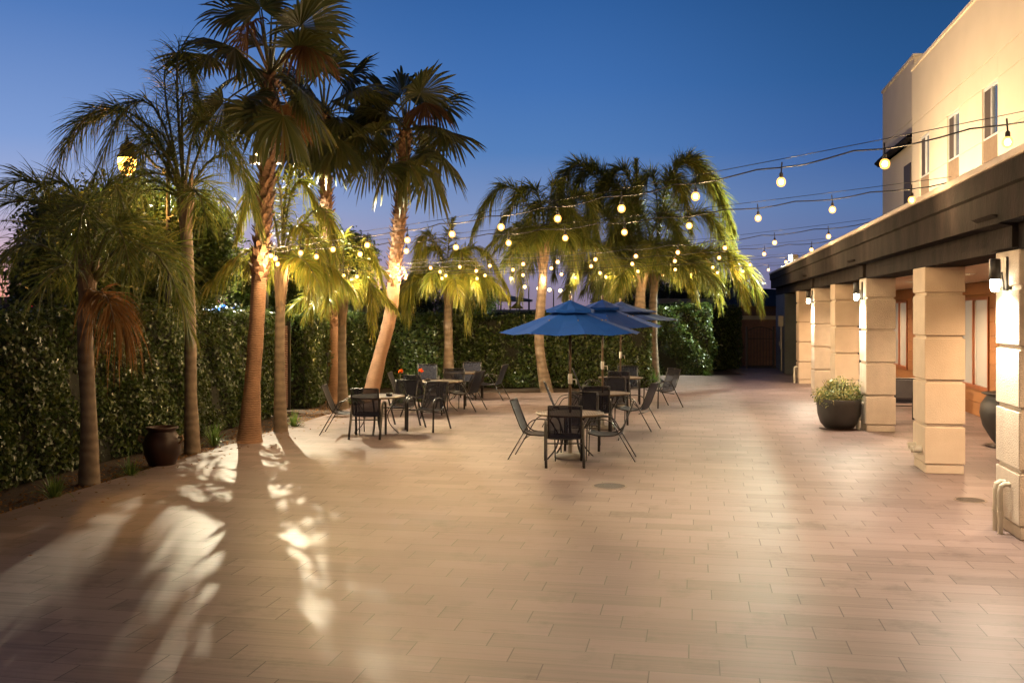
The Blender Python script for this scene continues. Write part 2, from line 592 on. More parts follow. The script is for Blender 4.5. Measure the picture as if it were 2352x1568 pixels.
# ================================================================== CAMERA
cam_d = bpy.data.cameras.new('camera')
cam = bpy.data.objects.new('camera', cam_d)
COL.objects.link(cam)
cam.location = (0, 0, H)
cam.rotation_euler = (rad(90), 0, 0)
cam_d.sensor_width = 36.0
cam_d.lens = 36.0 * F / 2352.0
cam_d.shift_y = -(784 - HY) / 2352.0
cam_d.clip_end = 2000
SC.camera = cam

# ================================================================== WORLD
W = bpy.data.worlds.new('World')
SC.world = W
W.use_nodes = True
nt = W.node_tree
bg = nt.nodes['Background']
N, L = nt.nodes.new, nt.links.new


def lin(c):
    return tuple(((x / 255) / 12.92 if x / 255 <= 0.04045 else ((x / 255 + 0.055) / 1.055) ** 2.4) for x in c)


tc = N('ShaderNodeTexCoord')
sx = N('ShaderNodeSeparateXYZ')
L(tc.outputs['Generated'], sx.inputs[0])
el = N('ShaderNodeMapRange')
el.inputs['From Max'].default_value = 1.0
L(sx.outputs['Z'], el.inputs['Value'])


def sky_ramp(stops):
    r = N('ShaderNodeValToRGB')
    e = r.color_ramp.elements
    while len(e) < len(stops): e.new(0.5)
    for i, (z, c) in enumerate(stops):
        e[i].position = z
        e[i].color = (*lin(c), 1)
    L(el.outputs[0], r.inputs['Fac'])
    return r.outputs['Color']


ra = sky_ramp([(0.0, (228, 146, 128)), (0.026, (230, 168, 154)), (0.058, (200, 174, 192)), (0.10, (160, 170, 206)), (0.158, (122, 151, 204)), (0.27, (78, 118, 180)), (0.40, (48, 86, 148)), (1.0, (10, 22, 46))])
rb = sky_ramp([(0.0, (136, 118, 138)), (0.027, (140, 130, 156)), (0.058, (134, 140, 175)), (0.10, (120, 141, 185)), (0.157, (80, 122, 180)), (0.22, (62, 108, 172)), (0.30, (46, 92, 154)), (1.0, (10, 22, 46))])
rc = sky_ramp([(0.0, (94, 88, 120)), (0.03, (98, 99, 138)), (0.058, (93, 107, 150)), (0.10, (80, 110, 160)), (0.157, (54, 92, 152)), (0.22, (38, 82, 136)), (0.30, (28, 69, 118)), (1.0, (9, 20, 42))])


def mixw(a, b, lo, hi):
    mr = N('ShaderNodeMapRange')
    mr.interpolation_type = 'SMOOTHSTEP'
    mr.inputs['From Min'].default_value, mr.inputs['From Max'].default_value = lo, hi
    L(sx.outputs['X'], mr.inputs['Value'])
    mx = N('ShaderNodeMix')
    mx.data_type = 'RGBA'
    L(mr.outputs[0], mx.inputs[0])
    L(a, mx.inputs[6])
    L(b, mx.inputs[7])
    return mx.outputs[2]


dusk = mixw(mixw(ra, rb, -0.46, 0.02), rc, 0.0, 0.42)
ea = N('ShaderNodeMapRange')            # the eastern half of the sky, behind the camera, is already night
ea.interpolation_type = 'SMOOTHSTEP'
ea.inputs['From Min'].default_value, ea.inputs['From Max'].default_value = -0.3, 0.7
ea.inputs['To Min'].default_value = 0.25
L(sx.outputs['Y'], ea.inputs['Value'])
em = N('ShaderNodeMix')
em.data_type = 'RGBA'
em.blend_type = 'MULTIPLY'
em.inputs[0].default_value = 1.0
L(dusk, em.inputs[6])
L(ea.outputs[0], em.inputs[7])
dusk = em.outputs[2]
sky = N('ShaderNodeTexSky')
sky.sky_type = 'NISHITA'
sky.sun_disc = False
sky.sun_elevation = rad(-4)
sky.sun_rotation = rad(-60)
sk = N('ShaderNodeMix')
sk.data_type = 'RGBA'
sk.blend_type = 'ADD'
sk.inputs[0].default_value = 0.04
L(dusk, sk.inputs[6])
L(sky.outputs['Color'], sk.inputs[7])
L(sk.outputs[2], bg.inputs['Color'])
bg.inputs['Strength'].default_value = 0.85

# ================================================================== GROUND
mb = MB()
mb.add([(-900, -300, -0.16), (900, -300, -0.16), (900, 1500, -0.16), (-900, 1500, -0.16)], [(0, 1, 2, 3)])
tag(mb.build('ground', M['ground']), kind='structure')


def edge_x(y):           # kerb line of the left planting bed
    return -5.95 + 0.16 * (y - 11.4)


patio_poly = [(edge_x(-6), -6), (edge_x(12), 12), (edge_x(20), 20), (edge_x(25), 25), (-2.95, 28.4), (3.3, 28.6), (3.45, 30.0), (5.0, 30.6), (5.2, 36.1),
              (8.6, 36.4), (8.6, 40.6), (11.6, 40.6), BW(26, 3, 0)[:2], BW(-22, 3, 0)[:2]]
mb = MB().prism(patio_poly, -0.14, 0.0)
tag(mb.build('patio', M['floor']), kind='structure')
bed_poly = [(-14, -6), (14, -6), (14, 46), (-14, 46)]
tag(MB().prism(bed_poly, -0.15, -0.05).build('planting_bed', M['soil']), kind='structure')
tag(MB().box(-220, 220, 60, 78, -0.15, -0.10).build('road', M['asphalt']), kind='structure')

# ================================================================== BUILDING (local axes: x = t into the building, y = s along it)
SCOL = [-13.0, -8.6, -4.26, 0.0, 5.04, 9.45, 13.6, 17.93]
LITC = (-13.0, -4.26, 5.04, 13.6)
hotel = thing('hotel_building', 'cream stucco hotel with sliding windows lit by floodlight at right', 'building', B0, BROT)
TW = 3.93
S0, S1 = -14.0, 20.3          # main facade
wins = [(s, s + 1.34) for s in (10.6, 14.2, 17.8, 7.0, 3.4, -0.2)]
mb = MB()
mb.box(TW + 0.14, TW + 9, S0, S1, 0.0, 10.3)
for z0, z1 in ((2.5, 6.05), (8.59, 10.42)):
    mb.box(TW, TW + 0.14, S0, S1, z0, z1)
ce = sorted(x for w in wins for x in w)
for c0_, c1_ in zip([S0] + ce, ce + [S1]):          # control joints line up with the window jambs
    mb.box(TW, TW + 0.14, c0_ + 0.006, c1_ - 0.006, 7.985, 8.57)
cuts = sorted(wins)
a = S0
for w0, w1 in cuts + [(S1, S1)]:
    mb.box(TW, TW + 0.14, a, w0, 6.05, 6.635)
    mb.box(TW, TW + 0.14, a, w0, 6.65, 7.97)
    a = w1
mb.build('facade_wall', M['cream'], hotel)
MB().box(TW - 0.05, TW + 0.3, S0, S1 + 0.02, 10.42, 10.52).build('parapet_cap', M['cream'], hotel)
for w0, w1 in wins:
    fr = MB()
    for y0, y1, z0, z1 in ((w0, w1, 6.66, 6.70), (w0, w1, 7.90, 7.97), (w0, w0 + 0.045, 6.70, 7.90), (w1 - 0.045, w1, 6.70, 7.90), ((w0 + w1) / 2 - 0.03, (w0 + w1) / 2 + 0.03, 6.70, 7.90)):
        fr.box(TW + 0.035, TW + 0.10, y0, y1, z0, z1)
    w = fr.build('window', M['whiteframe'], hotel)
    mid = (w0 + w1) / 2
    MB().box(TW + 0.08, TW + 0.13, w0 + 0.045, mid - 0.03, 6.70, 7.90).build('pane', M['glass'], w)
    MB().box(TW + 0.055, TW + 0.13, mid + 0.03, w1 - 0.045, 6.70, 7.90).build('insect_screen', M['screen'], w)
    g = MB()
    g.box(TW + 0.05, TW + 0.10, w0, w1, 6.06, 6.655)
    for k in range(14):
        yy = w0 + 0.05 + k * (w1 - w0 - 0.1) / 14
        g.box(TW + 0.02, TW + 0.05, yy, yy + 0.055, 6.09, 6.63)
    g.build('air_grille', M['bronze'], hotel)
# stair tower beyond
TT = 4.55
mb = MB()
mb.box(TT, TT + 7, 23.0, 29.2, 0, 9.35)
mb.box(TT, TT + 7, 23.0, 29.2, 9.37, 11.55)
mb.box(TT + 0.05, TT + 6.9, 23.05, 29.15, 9.34, 9.38)
mb.box(TT + 1.5, TT + 7, 20.3, 23.0, 0, 9.9)
mb.build('stair_tower', M['cream'], hotel)
MB().box(TT - 0.05, TT + 7.05, 22.95, 29.25, 11.55, 11.66).build('tower_cap', M['cream'], hotel)
MB().box(TT - 0.34, TT, 22.6, 29.3, 8.42, 8.72, 0.12).build('awning', M['fascia'], hotel)
MB().box(TT - 0.03, TT + 0.0, 23.5, 24.7, 5.6, 7.8).build('tower_window', M['screen'], hotel)
# ground-floor wall behind the walkway
TR = 2.92
gw = [(7.55, 9.95), (15.9, 18.3), (-0.2, 2.2), (-8.0, -5.6)]
mb = MB()
k = 0
zz = 0.0
while zz < 2.95:
    z1 = min(zz + 0.30, 2.98)
    segs = [(-22.0, 21.0)]
    if z1 > 0.6 and zz < 2.64:
        a, segs = -22.0, []
        for w0, w1 in sorted(gw) + [(21.0, 21.0)]:
            segs.append((a, w0))
            a = w1
    for a0, a1 in segs:
        mb.box(TR, TR + 0.12, a0, a1, zz + 0.006, z1 - 0.004)
    zz += 0.30
mb.box(TR + 0.10, TR + 0.2, -22, 21, 0, 2.98)
mb.build('ground_floor_wall', M['siding'], hotel)
for w0, w1 in gw:
    fr = MB()
    for y0, y1, z0, z1 in ((w0, w1, 0.60, 0.68), (w0, w1, 2.58, 2.64), (w0, w0 + 0.07, 0.68, 2.58), (w1 - 0.07, w1, 0.68, 2.58), (w0 + 1.16, w0 + 1.24, 0.68, 2.58)):
        fr.box(TR - 0.035, TR + 0.08, y0, y1, z0, z1)
    w = fr.build('window', M['redframe'], hotel)
    MB().box(TR + 0.03, TR + 0.09, w0 + 0.07, w0 + 1.16, 0.68, 2.58).build('pane', M['glassgrey'], w)
    MB().box(TR + 0.03, TR + 0.09, w0 + 1.24, w1 - 0.07, 0.68, 2.58).build('pane', M['glassgrey'], w)
    for a0, a1 in ((w0 + 0.07, w0 + 0.11), (w0 + 1.12, w0 + 1.16), (w0 + 1.24, w0 + 1.28), (w1 - 0.11, w1 - 0.07)):
        MB().box(TR + 0.005, TR + 0.028, a0, a1, 0.70, 2.56).build('sash', M['whiteframe'], w)

# ------------------------------------------------ covered walkway: fascia, soffit, columns, blue end block
walk = thing('covered_walkway', 'covered walkway with beige stucco columns under a dark flat fascia', 'walkway', B0, BROT)
SE = 27.2
prof = [(0.55, 2.98), (0.0, 2.98), (0.0, 3.25), (-0.20, 3.25), (-0.20, 3.58), (-0.245, 3.60), (-0.245, 3.815), (0.1, 3.815), (0.1, 3.5), (0.55, 3.5)]
MB().extrude_y(prof, -22, SE).build('fascia', M['fascia'], walk)
MB().box(-0.28, 0.14, -22, SE + 0.03, 3.818, 3.895, 0.012).build('coping', M['cap'], walk)
MB().box(0.55, TR + 1.0, -22, SE, 2.985, 3.10).build('soffit', M['soffit'], walk)
MB().box(0.55, TR + 1.01, -22, SE, 3.10, 3.46).build('flat_roof', M['darkroof'], walk)
GR = [0.0, 0.13, 0.694, 1.33, 1.967, 2.59, 2.98]


def make_column(rough):
    c = MB()
    for i in range(len(GR) - 1):
        z0 = GR[i] + (0.012 if i == 1 else 0.022 if i else 0.0)
        z1 = GR[i + 1] - (0.004 if i == 0 else 0.022)
        if i == 5: z1 = 2.98
        ins = 0.014 if i == 0 else 0.0
        c.box(ins, 0.55 - ins, ins, 0.80 - ins, z0, z1, 0.009)
    c.box(0.03, 0.52, 0.03, 0.77, 0.0, 2.98)
    return c


colmesh = make_column(False)
for i, s in enumerate(SCOL):
    o = colmesh.build('column', M['stucco_lit'] if s in LITC else M['stucco'], walk)
    o.location = (0.0, s, 0)
    if s in LITC:
        cb = MB()
        cb.extrude_y([(0.02, 3.0), (-0.06, 3.0), (-0.06, 3.22), (-0.19, 3.245), (-0.19, 3.30), (-0.26, 3.34), (0.02, 3.34)], s + 0.02, s + 0.78)
        cb.build('corbel', M['fascia'], walk)
bl = MB()
for i in range(5):
    bl.box(-0.02, 3.0, 22.8, SE - 0.3, i * 0.62 + 0.008, min((i + 1) * 0.62 - 0.008, 2.97))
bl.box(0.0, 2.98, 22.82, SE - 0.32, 0, 2.97)
eb = bl.build('end_block', M['blueblock'], walk)
dr = MB().box(-0.05, -0.02, 24.2, 25.15, 0.02, 2.12).build('door', M['blueblock'], walk)
MB().tube([(-0.09, 24.32, 1.0), (-0.09, 24.32, 1.16)], 0.015, 8).build('handle', M['steel'], dr)
ms = MB().box(-0.19, -0.02, 23.35, 23.75, 1.75, 2.15).build('meter_box', M['concrete'], walk)
MB().tube([(-0.08, 23.42, 0.1), (-0.08, 23.42, 1.75)], 0.022).tube([(-0.08, 23.55, 0.9), (-0.08, 23.55, 1.75)], 0.03).tube([(-0.08, 23.68, 0.9), (-0.08, 23.68, 1.75)], 0.03).build('conduit', M['concrete'], ms)
jb = MB().box(0.18, 0.36, 0.86, 1.0, 2.78, 2.965, 0.01).build('junction_box', M['soffit'], walk)
for t, y, z in ((0.0, 0.22, 0.33), (0.0, 0.42, 0.30), (0.0, 0.60, 0.33)):
    MB().tube([(t, y, z), (t - 0.11, y, z - 0.005)], 0.05, 12).build('pipe_stub', M['pvc'], walk)
for s in (-4.26, 17.93, 5.04):
    for y in (0.30, 0.46):
        pp = MB()
        pp.tube([(0.0, s + y, 0.52), (-0.05, s + y, 0.525), (-0.085, s + y, 0.50), (-0.095, s + y, 0.45), (-0.095, s + y, 0.0)], 0.028, 10)
        pp.tube([(-0.095, s + y, 0.20), (-0.095, s + y, 0.235)], 0.034, 10)
        pp.build('downpipe', M['pvc'], walk)
WHITE_WARM = (1.0, 0.83, 0.63)
sc_labels = {-13.0: 'black wall sconce on the column beyond the right edge', -4.26: 'bright wall sconce on the rough column nearest the camera',
             5.04: 'bright wall sconce on the column beside the leafy black planter', 13.6: 'small bright wall sconce on the second column from the blue end block'}
for s in LITC:
    base = BW(s + 0.40, -0.02, 2.62)
    t = thing('wall_sconce', sc_labels[s], 'wall lamp', base, BROT, 'sconces on the walkway columns')
    MB().box(-0.005, 0.022, -0.06, 0.06, -0.06, 0.30, 0.006).build('back_plate', M['black'], t)
    MB().lathe([(0.052, 0.06), (0.058, 0.07), (0.058, 0.27), (0.048, 0.28)], 20, (-0.10, 0, 0)).build('shade', M['black'], t, True)
    MB().lathe([(0.02, -0.07), (0.038, -0.055), (0.046, -0.02), (0.046, 0.058)], 20, (-0.10, 0, 0)).build('lens', M['sconce_lens'], t, True)
    MB().tube([(-0.03, 0.0, 0.14), (-0.02, 0.0, -0.02), (-0.005, 0.0, -0.05)], 0.010, 8).build('bracket', M['black'], t)
    lamp('sconce_light', 'SPOT', (-0.13, 0, -0.09), 430 if s > -10 else 430, WHITE_WARM, t, 0.05, rad(165), (-0.16, 0, -1.2), 0.6)
dl = []
for i, s in enumerate((-5.9, -1.4, 3.08, 7.6, 12.1, 16.6)):
    t = thing('ceiling_downlight', 'round soffit downlight', 'ceiling light', BW(s, 1.35, 2.985), BROT, 'downlights along the walkway soffit')
    MB().lathe([(0.13, 0.0), (0.135, -0.012), (0.105, -0.016), (0.10, 0.0)], 24).build('trim_ring', M['whiteframe'], t, True)
    MB().lathe([(0.0, -0.010), (0.10, -0.010)], 24, caps=False).build('lens', M['downlight'], t)
    lamp('downlight_light', 'SPOT', (0, 0, -0.03), 580, (1.0, 0.66, 0.38), t, 0.09, rad(150), (0, 0, -2), 0.7)
    dl.append(t)
for t, lb in zip(dl, ('walkway downlight out of frame past the near column', 'walkway downlight above the floor beside the near right column', 'warm soffit downlight between the near rough column and the smooth column',
                      'warm soffit downlight left of the smooth beige column top', 'soffit downlight hidden behind the planter column', 'soffit downlight near the blue end block')):
    t['label'] = lb
# roof floods
fl = thing('flood_light', 'white floodlight on the roof edge aimed at the right palms', 'floodlight', BW(21.5, 0.15, 3.46), BROT + rad(25))
MB().tube([(0, 0, 0), (0, 0, 0.62)], 0.03, 8).build('post', M['black'], fl)
MB().box(-0.08, 0.16, -0.13, 0.13, 0.66, 0.88, 0.02).build('housing', M['bronze'], fl)
MB().box(-0.10, -0.08, -0.11, 0.11, 0.68, 0.86).build('lens', M['leds'], fl)
lamp('flood_beam', 'SPOT', (-0.2, 0, 0.77), 4200, (0.92, 1.0, 0.80), fl, 0.10, rad(125), (-4.2, -1.2, -0.5), 0.5)
for s, lb in ((3.0, 'bronze facade floodlight on the walkway roof, nearest the camera'), (7.5, 'bronze facade floodlight on the walkway roof below the first facade window'),
              (11.5, 'bronze facade floodlight on the walkway roof below the middle facade window'), (16.0, 'bronze facade floodlight on the walkway roof nearest the stair tower')):
    f2 = thing('facade_flood', lb, 'floodlight', BW(s, 0.75, 3.46), BROT, 'floods washing the hotel facade')
    MB().box(-0.12, 0.10, -0.16, 0.16, 0.02, 0.24, 0.02).build('housing', M['bronze'], f2)
    MB().box(0.10, 0.115, -0.14, 0.14, 0.04, 0.22).build('lens', M['streetlamp'], f2)
    lamp('facade_beam', 'SPOT', (0.26, 0, 0.2), {3.0: 220, 7.5: 620, 11.5: 1700, 16.0: 1700}[s], (1.0, 0.74, 0.46), f2, 0.12, rad(160), (2.6, 1.2, 3.4), 0.8)

# ================================================================== HEDGES
def hedge(name, label, a, b, depth, z1, n, seed, size=0.075, z0=0.0, wob=0.12):
    """clipped hedge: front runs from a to b (x,y), body lies to the left of a->b"""
    rng = np.random.default_rng(seed)
    a, b = np.array(a, float), np.array(b, float)
    d = b - a
    ln = np.linalg.norm(d)
    d /= ln
    nl = np.array([-d[1], d[0]])
    t = thing(name, label, 'hedge', (0, 0, 0))
    ph = rng.uniform(0, 6.28, 8)

    def bumps(u, v):
        return wob * (0.5 * np.sin(u * 1.3 + ph[0]) + 0.5 * np.sin(u * 3.1 + v * 2.3 + ph[1]) + 0.35 * np.sin(v * 4.2 - u * 2.2 + ph[2]) + 0.25 * np.sin(u * 7.3 + v * 5.1 + ph[3]))
    C, Nn = [], []

    def emit_face(cnt, kind):
        u, v = rng.uniform(0, 1, cnt), rng.uniform(0, 1, cnt)
        jit = -np.abs(rng.normal(0, 0.075, cnt))
        if kind in ('front', 'back'):
            uu, zz = u * ln, z0 + v * (z1 - z0)
            off = bumps(uu, zz) + jit + np.where(zz > z1 - 0.2, -(zz - z1 + 0.2) * 0.6, 0)
            sgn = -1 if kind == 'front' else 1
            o2 = np.where(sgn < 0, 0, depth)
            xy = a + np.outer(uu, d) + np.outer(o2 + sgn * off, nl)
            nn = np.tile(np.array([*(nl * sgn), 0.25]), (cnt, 1))
            C.append(np.column_stack([xy, zz]))
        elif kind == 'top':
            uu, w = u * ln, v * depth
            hh = z1 + bumps(uu, w * 3) * 0.7 + jit + np.where(rng.uniform(0, 1, cnt) < 0.09, rng.uniform(0, 0.2, cnt), 0)
            xy = a + np.outer(uu, d) + np.outer(w, nl)
            nn = np.tile(np.array([0, 0, 1.0]), (cnt, 1))
            C.append(np.column_stack([xy, hh]))
        else:
            w, zz = u * depth, z0 + v * (z1 - z0)
            e = 0.0 if kind == 'enda' else ln
            sg = -1 if kind == 'enda' else 1
            xy = a + np.outer(e + sg * (bumps(w * 2 + 3, zz) + jit), d) + np.outer(w, nl)
            nn = np.tile(np.array([*(d * sg), 0.2]), (cnt, 1))
            C.append(np.column_stack([xy, zz]))
        Nn.append(nn)
    hgt = z1 - z0
    ar = {'front': ln * hgt, 'top': ln * depth, 'enda': depth * hgt, 'endb': depth * hgt, 'back': ln * hgt * 0.35}
    tot = sum(ar.values())
    for kd, q in ar.items(): emit_face(int(n * q / tot), kd)
    leaves('foliage', np.concatenate(C), np.concatenate(Nn), size, M['hedge'], t, rng, 0.55, 0.75)
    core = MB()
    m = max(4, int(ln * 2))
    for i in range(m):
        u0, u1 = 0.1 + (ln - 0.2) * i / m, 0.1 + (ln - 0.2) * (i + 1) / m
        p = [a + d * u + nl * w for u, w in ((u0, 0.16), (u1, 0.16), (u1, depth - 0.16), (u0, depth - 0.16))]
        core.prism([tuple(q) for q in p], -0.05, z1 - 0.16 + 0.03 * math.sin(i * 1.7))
    core.build('shade_core', M['hedge_in'], t)  # solid near-black filler standing in for the shade inside the hedge
    return t


def hx(y): return edge_x(y) - 1.05


# body of the hedge is on the left of the travel direction -> travel away from the camera on the left side
hedge('boxed_hedge', 'tall dark clipped hedge along the left bed, from the frame edge to the gate', (hx(7.5), 7.5), (hx(22.4), 22.4), 1.0, 2.30, 72000, 11, 0.085)
hedge('short_hedge', 'short hedge between the gate and the leaning palm, brightly lit on top', (hx(24.2), 24.2), (hx(30.7), 30.7), 1.0, 2.22, 22000, 12, 0.095)
hedge('back_hedge', 'glossy bright green hedge across the back of the patio behind the chairs', (-4.9, 30.75), (4.3, 30.6), 1.0, 2.2, 30000, 13, 0.105)
hedge('rounded_hedge', 'bright green rounded hedge block right of the blue umbrellas', (5.25, 36.3), (7.3, 36.3), 1.6, 2.45, 14000, 14, 0.10, 0, 0.2)
hedge('far_hedge', 'dark tall hedge beside the iron gate at the far right', (7.35, 38.9), (9.25, 40.2), 1.4, 2.5, 12000, 15, 0.10)

# gate in the left hedge
gt = thing('garden_gate', 'dark slatted gate in the gap of the left hedge', 'gate', (0, 0, 0))
g0, g1 = Vector((hx(22.55) - 0.25, 22.55, 0)), Vector((hx(24.05) - 0.25, 24.05, 0))
gd = (g1 - g0).normalized()
mb = MB()
for k in range(46):
    z = 0.08 + k * 0.042
    mb.bar(g0 + Vector((0, 0, z)), g0 + gd * 1.0 + Vector((0, 0, z)), 0.02, 0.03)
mb.build('slats', M['wallpink'], gt)
mb = MB()
for p in (g0, g0 + gd * 1.05):
    mb.box(p.x - 0.05, p.x + 0.05, p.y - 0.05, p.y + 0.05, 0, 2.1)
mb.build('post', M['black'], gt)

# ================================================================== PALMS
def quad(p0, p1, p2, n):
    t = np.linspace(0, 1, n)[:, None]
    return (1 - t) ** 2 * p0 + 2 * t * (1 - t) * p1 + t ** 2 * p2


def feather_frond(st, stems, p0, p1, p2, rng, leaf=0.5, per=58, wid=0.026, hang=1.0, plume=24.0):
    """pinnate frond along the curve p0-p1-p2, plumose drooping leaflets"""
    p0, p1, p2 = (np.array(p, float) for p in (p0, p1, p2))
    R = quad(p0, p1, p2, 40)
    T = unit(np.gradient(R, axis=0))
    up = np.array([0, 0, 1.0])
    S = unit(np.cross(T, up) + 1e-4)
    Nn = np.cross(S, T)
    u = np.sort(rng.uniform(0.13, 1.0, per * 2))
    idx = np.clip((u * 39).astype(int), 0, 39)
    sg = np.where(np.arange(per * 2) % 2 == 0, 1.0, -1.0)
    ang = np.radians(np.interp(u, [0, 0.6, 1], [68, 52, 18]) + rng.normal(0, 7, per * 2))
    lift = np.radians(rng.normal(8, plume, per * 2))
    base = R[idx]
    dr = unit(T[idx] * np.cos(ang)[:, None] + (S[idx] * sg[:, None] * np.cos(lift)[:, None] + Nn[idx] * np.sin(lift)[:, None]) * np.sin(ang)[:, None])
    ln = leaf * np.interp(u, [0.1, 0.3, 0.7, 1.0], [0.6, 1.0, 0.92, 0.42]) * rng.uniform(0.8, 1.15, per * 2)
    K = 5
    v = np.linspace(0, 1, K)
    dh = hang * rng.uniform(0.55, 1.25, per * 2)
    pts = base[:, None] + dr[:, None] * (ln[:, None] * v)[..., None]
    pts[..., 2] -= (ln * dh)[:, None] * 0.62 * v ** 2.1
    pts[..., :2] -= dr[:, None, :2] * ((ln * dh)[:, None] * 0.22 * v ** 2.2)[..., None]
    w = wid * np.array([0.55, 1.0, 0.9, 0.6, 0.08])[None] * rng.uniform(0.8, 1.2, (per * 2, 1))
    wd = unit(np.cross(dr, rng.normal(0, 0.45, (per * 2, 3)) + up * 0.6 + T[idx] * 0.7))[:, None]
    st.add(pts, w, wd)
    stems.tube([tuple(x) for x in R[::5]] + [tuple(R[-1])], [0.028 - 0.0026 * i for i in range(len(R[::5]) + 1)], 5)


def trunk_tube(name, pts, radii, m, parent, n=16, step=0.10):
    """smooth tapering trunk through the given points"""
    P_ = [Vector(p) for p in pts]
    out, rr = [], []
    for i in range(len(P_) - 1):
        a, b = P_[i], P_[i + 1]
        pa, pb = P_[max(i - 1, 0)], P_[min(i + 2, len(P_) - 1)]
        k = max(2, int((b - a).length / step))
        for j in range(k):
            t = j / k
            q = 0.5 * ((2 * a) + (b - pa) * t + (2 * pa - 5 * a + 4 * b - pb) * t * t + (3 * a - pa - 3 * b + pb) * t ** 3)
            out.append(q)
            rr.append(radii[i] * (1 - t) + radii[i + 1] * t)
    out.append(P_[-1])
    rr.append(radii[-1])
    random.seed(len(out))
    rr = [r * random.uniform(0.962, 1.03) for r in rr]
    return MB().tube(out, rr, n).build(name, m, parent, True)


def queen(label, d, base, path, crown, fronds, seed, leafm='feather', extra=10, L=1.9, leaf=0.5, r=0.13, dead=(), dens=48, wid=0.029, hang=1.0, plume=24.0):
    rng = np.random.default_rng(seed)
    b = P(base[0], base[1], d)
    b.z = -0.06
    t = thing('feather_palm', label, 'palm tree', b, 0, 'feather palms in the planting beds')
    loc = lambda q: Vector(q) - b
    pts = [loc(b)] + [loc(P(x, y, d)) for x, y in path] + [loc(P(*crown, d))]
    n = len(pts)
    rads = [r * 1.45] + [r * (1.05 - 0.18 * i / n) for i in range(1, n - 1)] + [r * 0.62]
    trunk_tube('trunk', pts, rads, M['queen_trunk'], t)
    # dry sheathing leaf bases wrapped round the upper trunk
    hk = MB()
    c = pts[-1]
    low = pts[-2]
    for k in range(11):
        az = k * 2.4 + seed
        zt = k / 11.0
        q = low.lerp(c, 0.35 + 0.6 * zt)
        dirv = Vector((math.cos(az), math.sin(az), 0))
        hk.tube([q + dirv * r * 0.55 - Vector((0, 0, 0.25)), q + dirv * (r * 1.0) + Vector((0, 0, 0.12)), q + dirv * (r * 1.55) + Vector((0, 0, 0.5))],
                [(0.075, 0.022), (0.062, 0.02), (0.022, 0.012)], 6)
    hk.build('leaf_bases', M['husk'], t)
    st, stems = Strips(), MB()
    c0 = np.array(c) - np.array((0, 0, 0.12))
    for fx in fronds:
        (cx, cy), (tx, ty), dy = fx[0], fx[1], fx[2]
        p1 = np.array(loc(P(cx, cy, d + dy * 0.5)))
        p2 = np.array(loc(P(tx, ty, d + dy)))
        ln = np.linalg.norm(p1 - c0) + np.linalg.norm(p2 - p1)
        p1 = 2 * p1 - 0.5 * (c0 + p2)          # the first point is passed through, not only leaned towards
        feather_frond(st, stems, c0, p1, p2, rng, leaf, int(dens * max(1.0, ln)), wid, hang, plume)
    for k in range(extra):
        az = k * 2.399 + seed * 0.7
        e0 = rad(rng.uniform(25, 78))
        ll = L * rng.uniform(0.75, 1.05)
        h = np.array((math.cos(az), math.sin(az), 0))
        p1 = c0 + h * ll * 0.55 * math.cos(e0) + np.array((0, 0, ll * 0.62 * math.sin(e0)))
        p2 = c0 + h * ll * (0.78 + 0.2 * math.cos(e0)) + np.array((0, 0, ll * (0.55 * math.sin(e0) - 0.55)))
        feather_frond(st, stems, c0, p1, p2, rng, leaf, int(dens * ll), wid, hang, plume)
    st.build('crown', M[leafm], t)
    stems.build('frond_stalks', M['petiole'], t, True)
    if dead:
        st, stems = Strips(), MB()
        for fx in dead:
            p1 = np.array(loc(P(*fx[0], d + fx[2] * 0.5)))
            p2 = np.array(loc(P(*fx[1], d + fx[2])))
            feather_frond(st, stems, c0 - np.array((0, 0, 0.1)), p1, p2, rng, leaf * 0.9, 55, 0.02, 1.5)
        o = st.build('dead_fronds', M['feather_dead'], t)
        o['label'] = 'dry brown hanging fronds'
        stems.build('dead_stalks', M['husk'], t, True)
    return t


queen('feather palm with pale peeling trunk and brown dead fronds at far left', 13.7, (205, 1106), [(204, 960), (196, 800), (196, 710)], (203, 640),
      [((100, 470), (-70, 520), -.5), ((120, 520), (-30, 640), -.8), ((60, 560), (-60, 700), -.3), ((170, 440), (60, 450), .3), ((250, 420), (300, 560), .2), ((330, 560), (440, 770), -.7),
       ((300, 500), (400, 640), .5), ((200, 470), (170, 600), -1.2), ((260, 520), (300, 640), -1.0), ((110, 440), (0, 440), .6), ((370, 560), (430, 700), .2)], 21, extra=2, L=1.5, leaf=0.72, r=0.105, dens=40, wid=0.0135, hang=0.5, plume=36.0,
      dead=[((275, 650), (285, 770), -.4), ((250, 650), (262, 740), -.6)])
queen('tall feather palm left of the big fan palm, dark against the sky', 16.7, (442, 1036), [(438, 900), (437, 760), (430, 560)], (424, 450),
      [((250, 250), (110, 440), .2), ((330, 230), (210, 430), -.5), ((380, 220), (390, 150), .3), ((410, 120), (470, 300), .5), ((340, 330), (240, 520), -.8), ((500, 300), (590, 490), -.3), ((520, 360), (600, 540), .5),
       ((460, 280), (540, 400), -.8), ((360, 300), (300, 440), .9), ((420, 220), (450, 330), -.6), ((330, 420), (270, 560), .4), ((300, 260), (150, 340), .7)], 22, extra=4, L=2.0, leaf=0.74, r=0.10, dens=40, wid=0.0145, hang=0.7, plume=32.0)
queen('slender feather palm just right of the big fan palm', 19.4, (645, 990), [(642, 860), (643, 740)], (648, 600),
      [((660, 420), (700, 390), .2), ((730, 480), (770, 600), -.4), ((740, 560), (750, 700), .2), ((600, 430), (540, 560), .3), ((680, 420), (740, 520), .6), ((700, 600), (715, 690), -.6), ((640, 420), (600, 470), -.5),
       ((690, 520), (760, 660), -.7)], 23, 'feather_lit', extra=8, L=1.7, leaf=0.5, r=0.10)
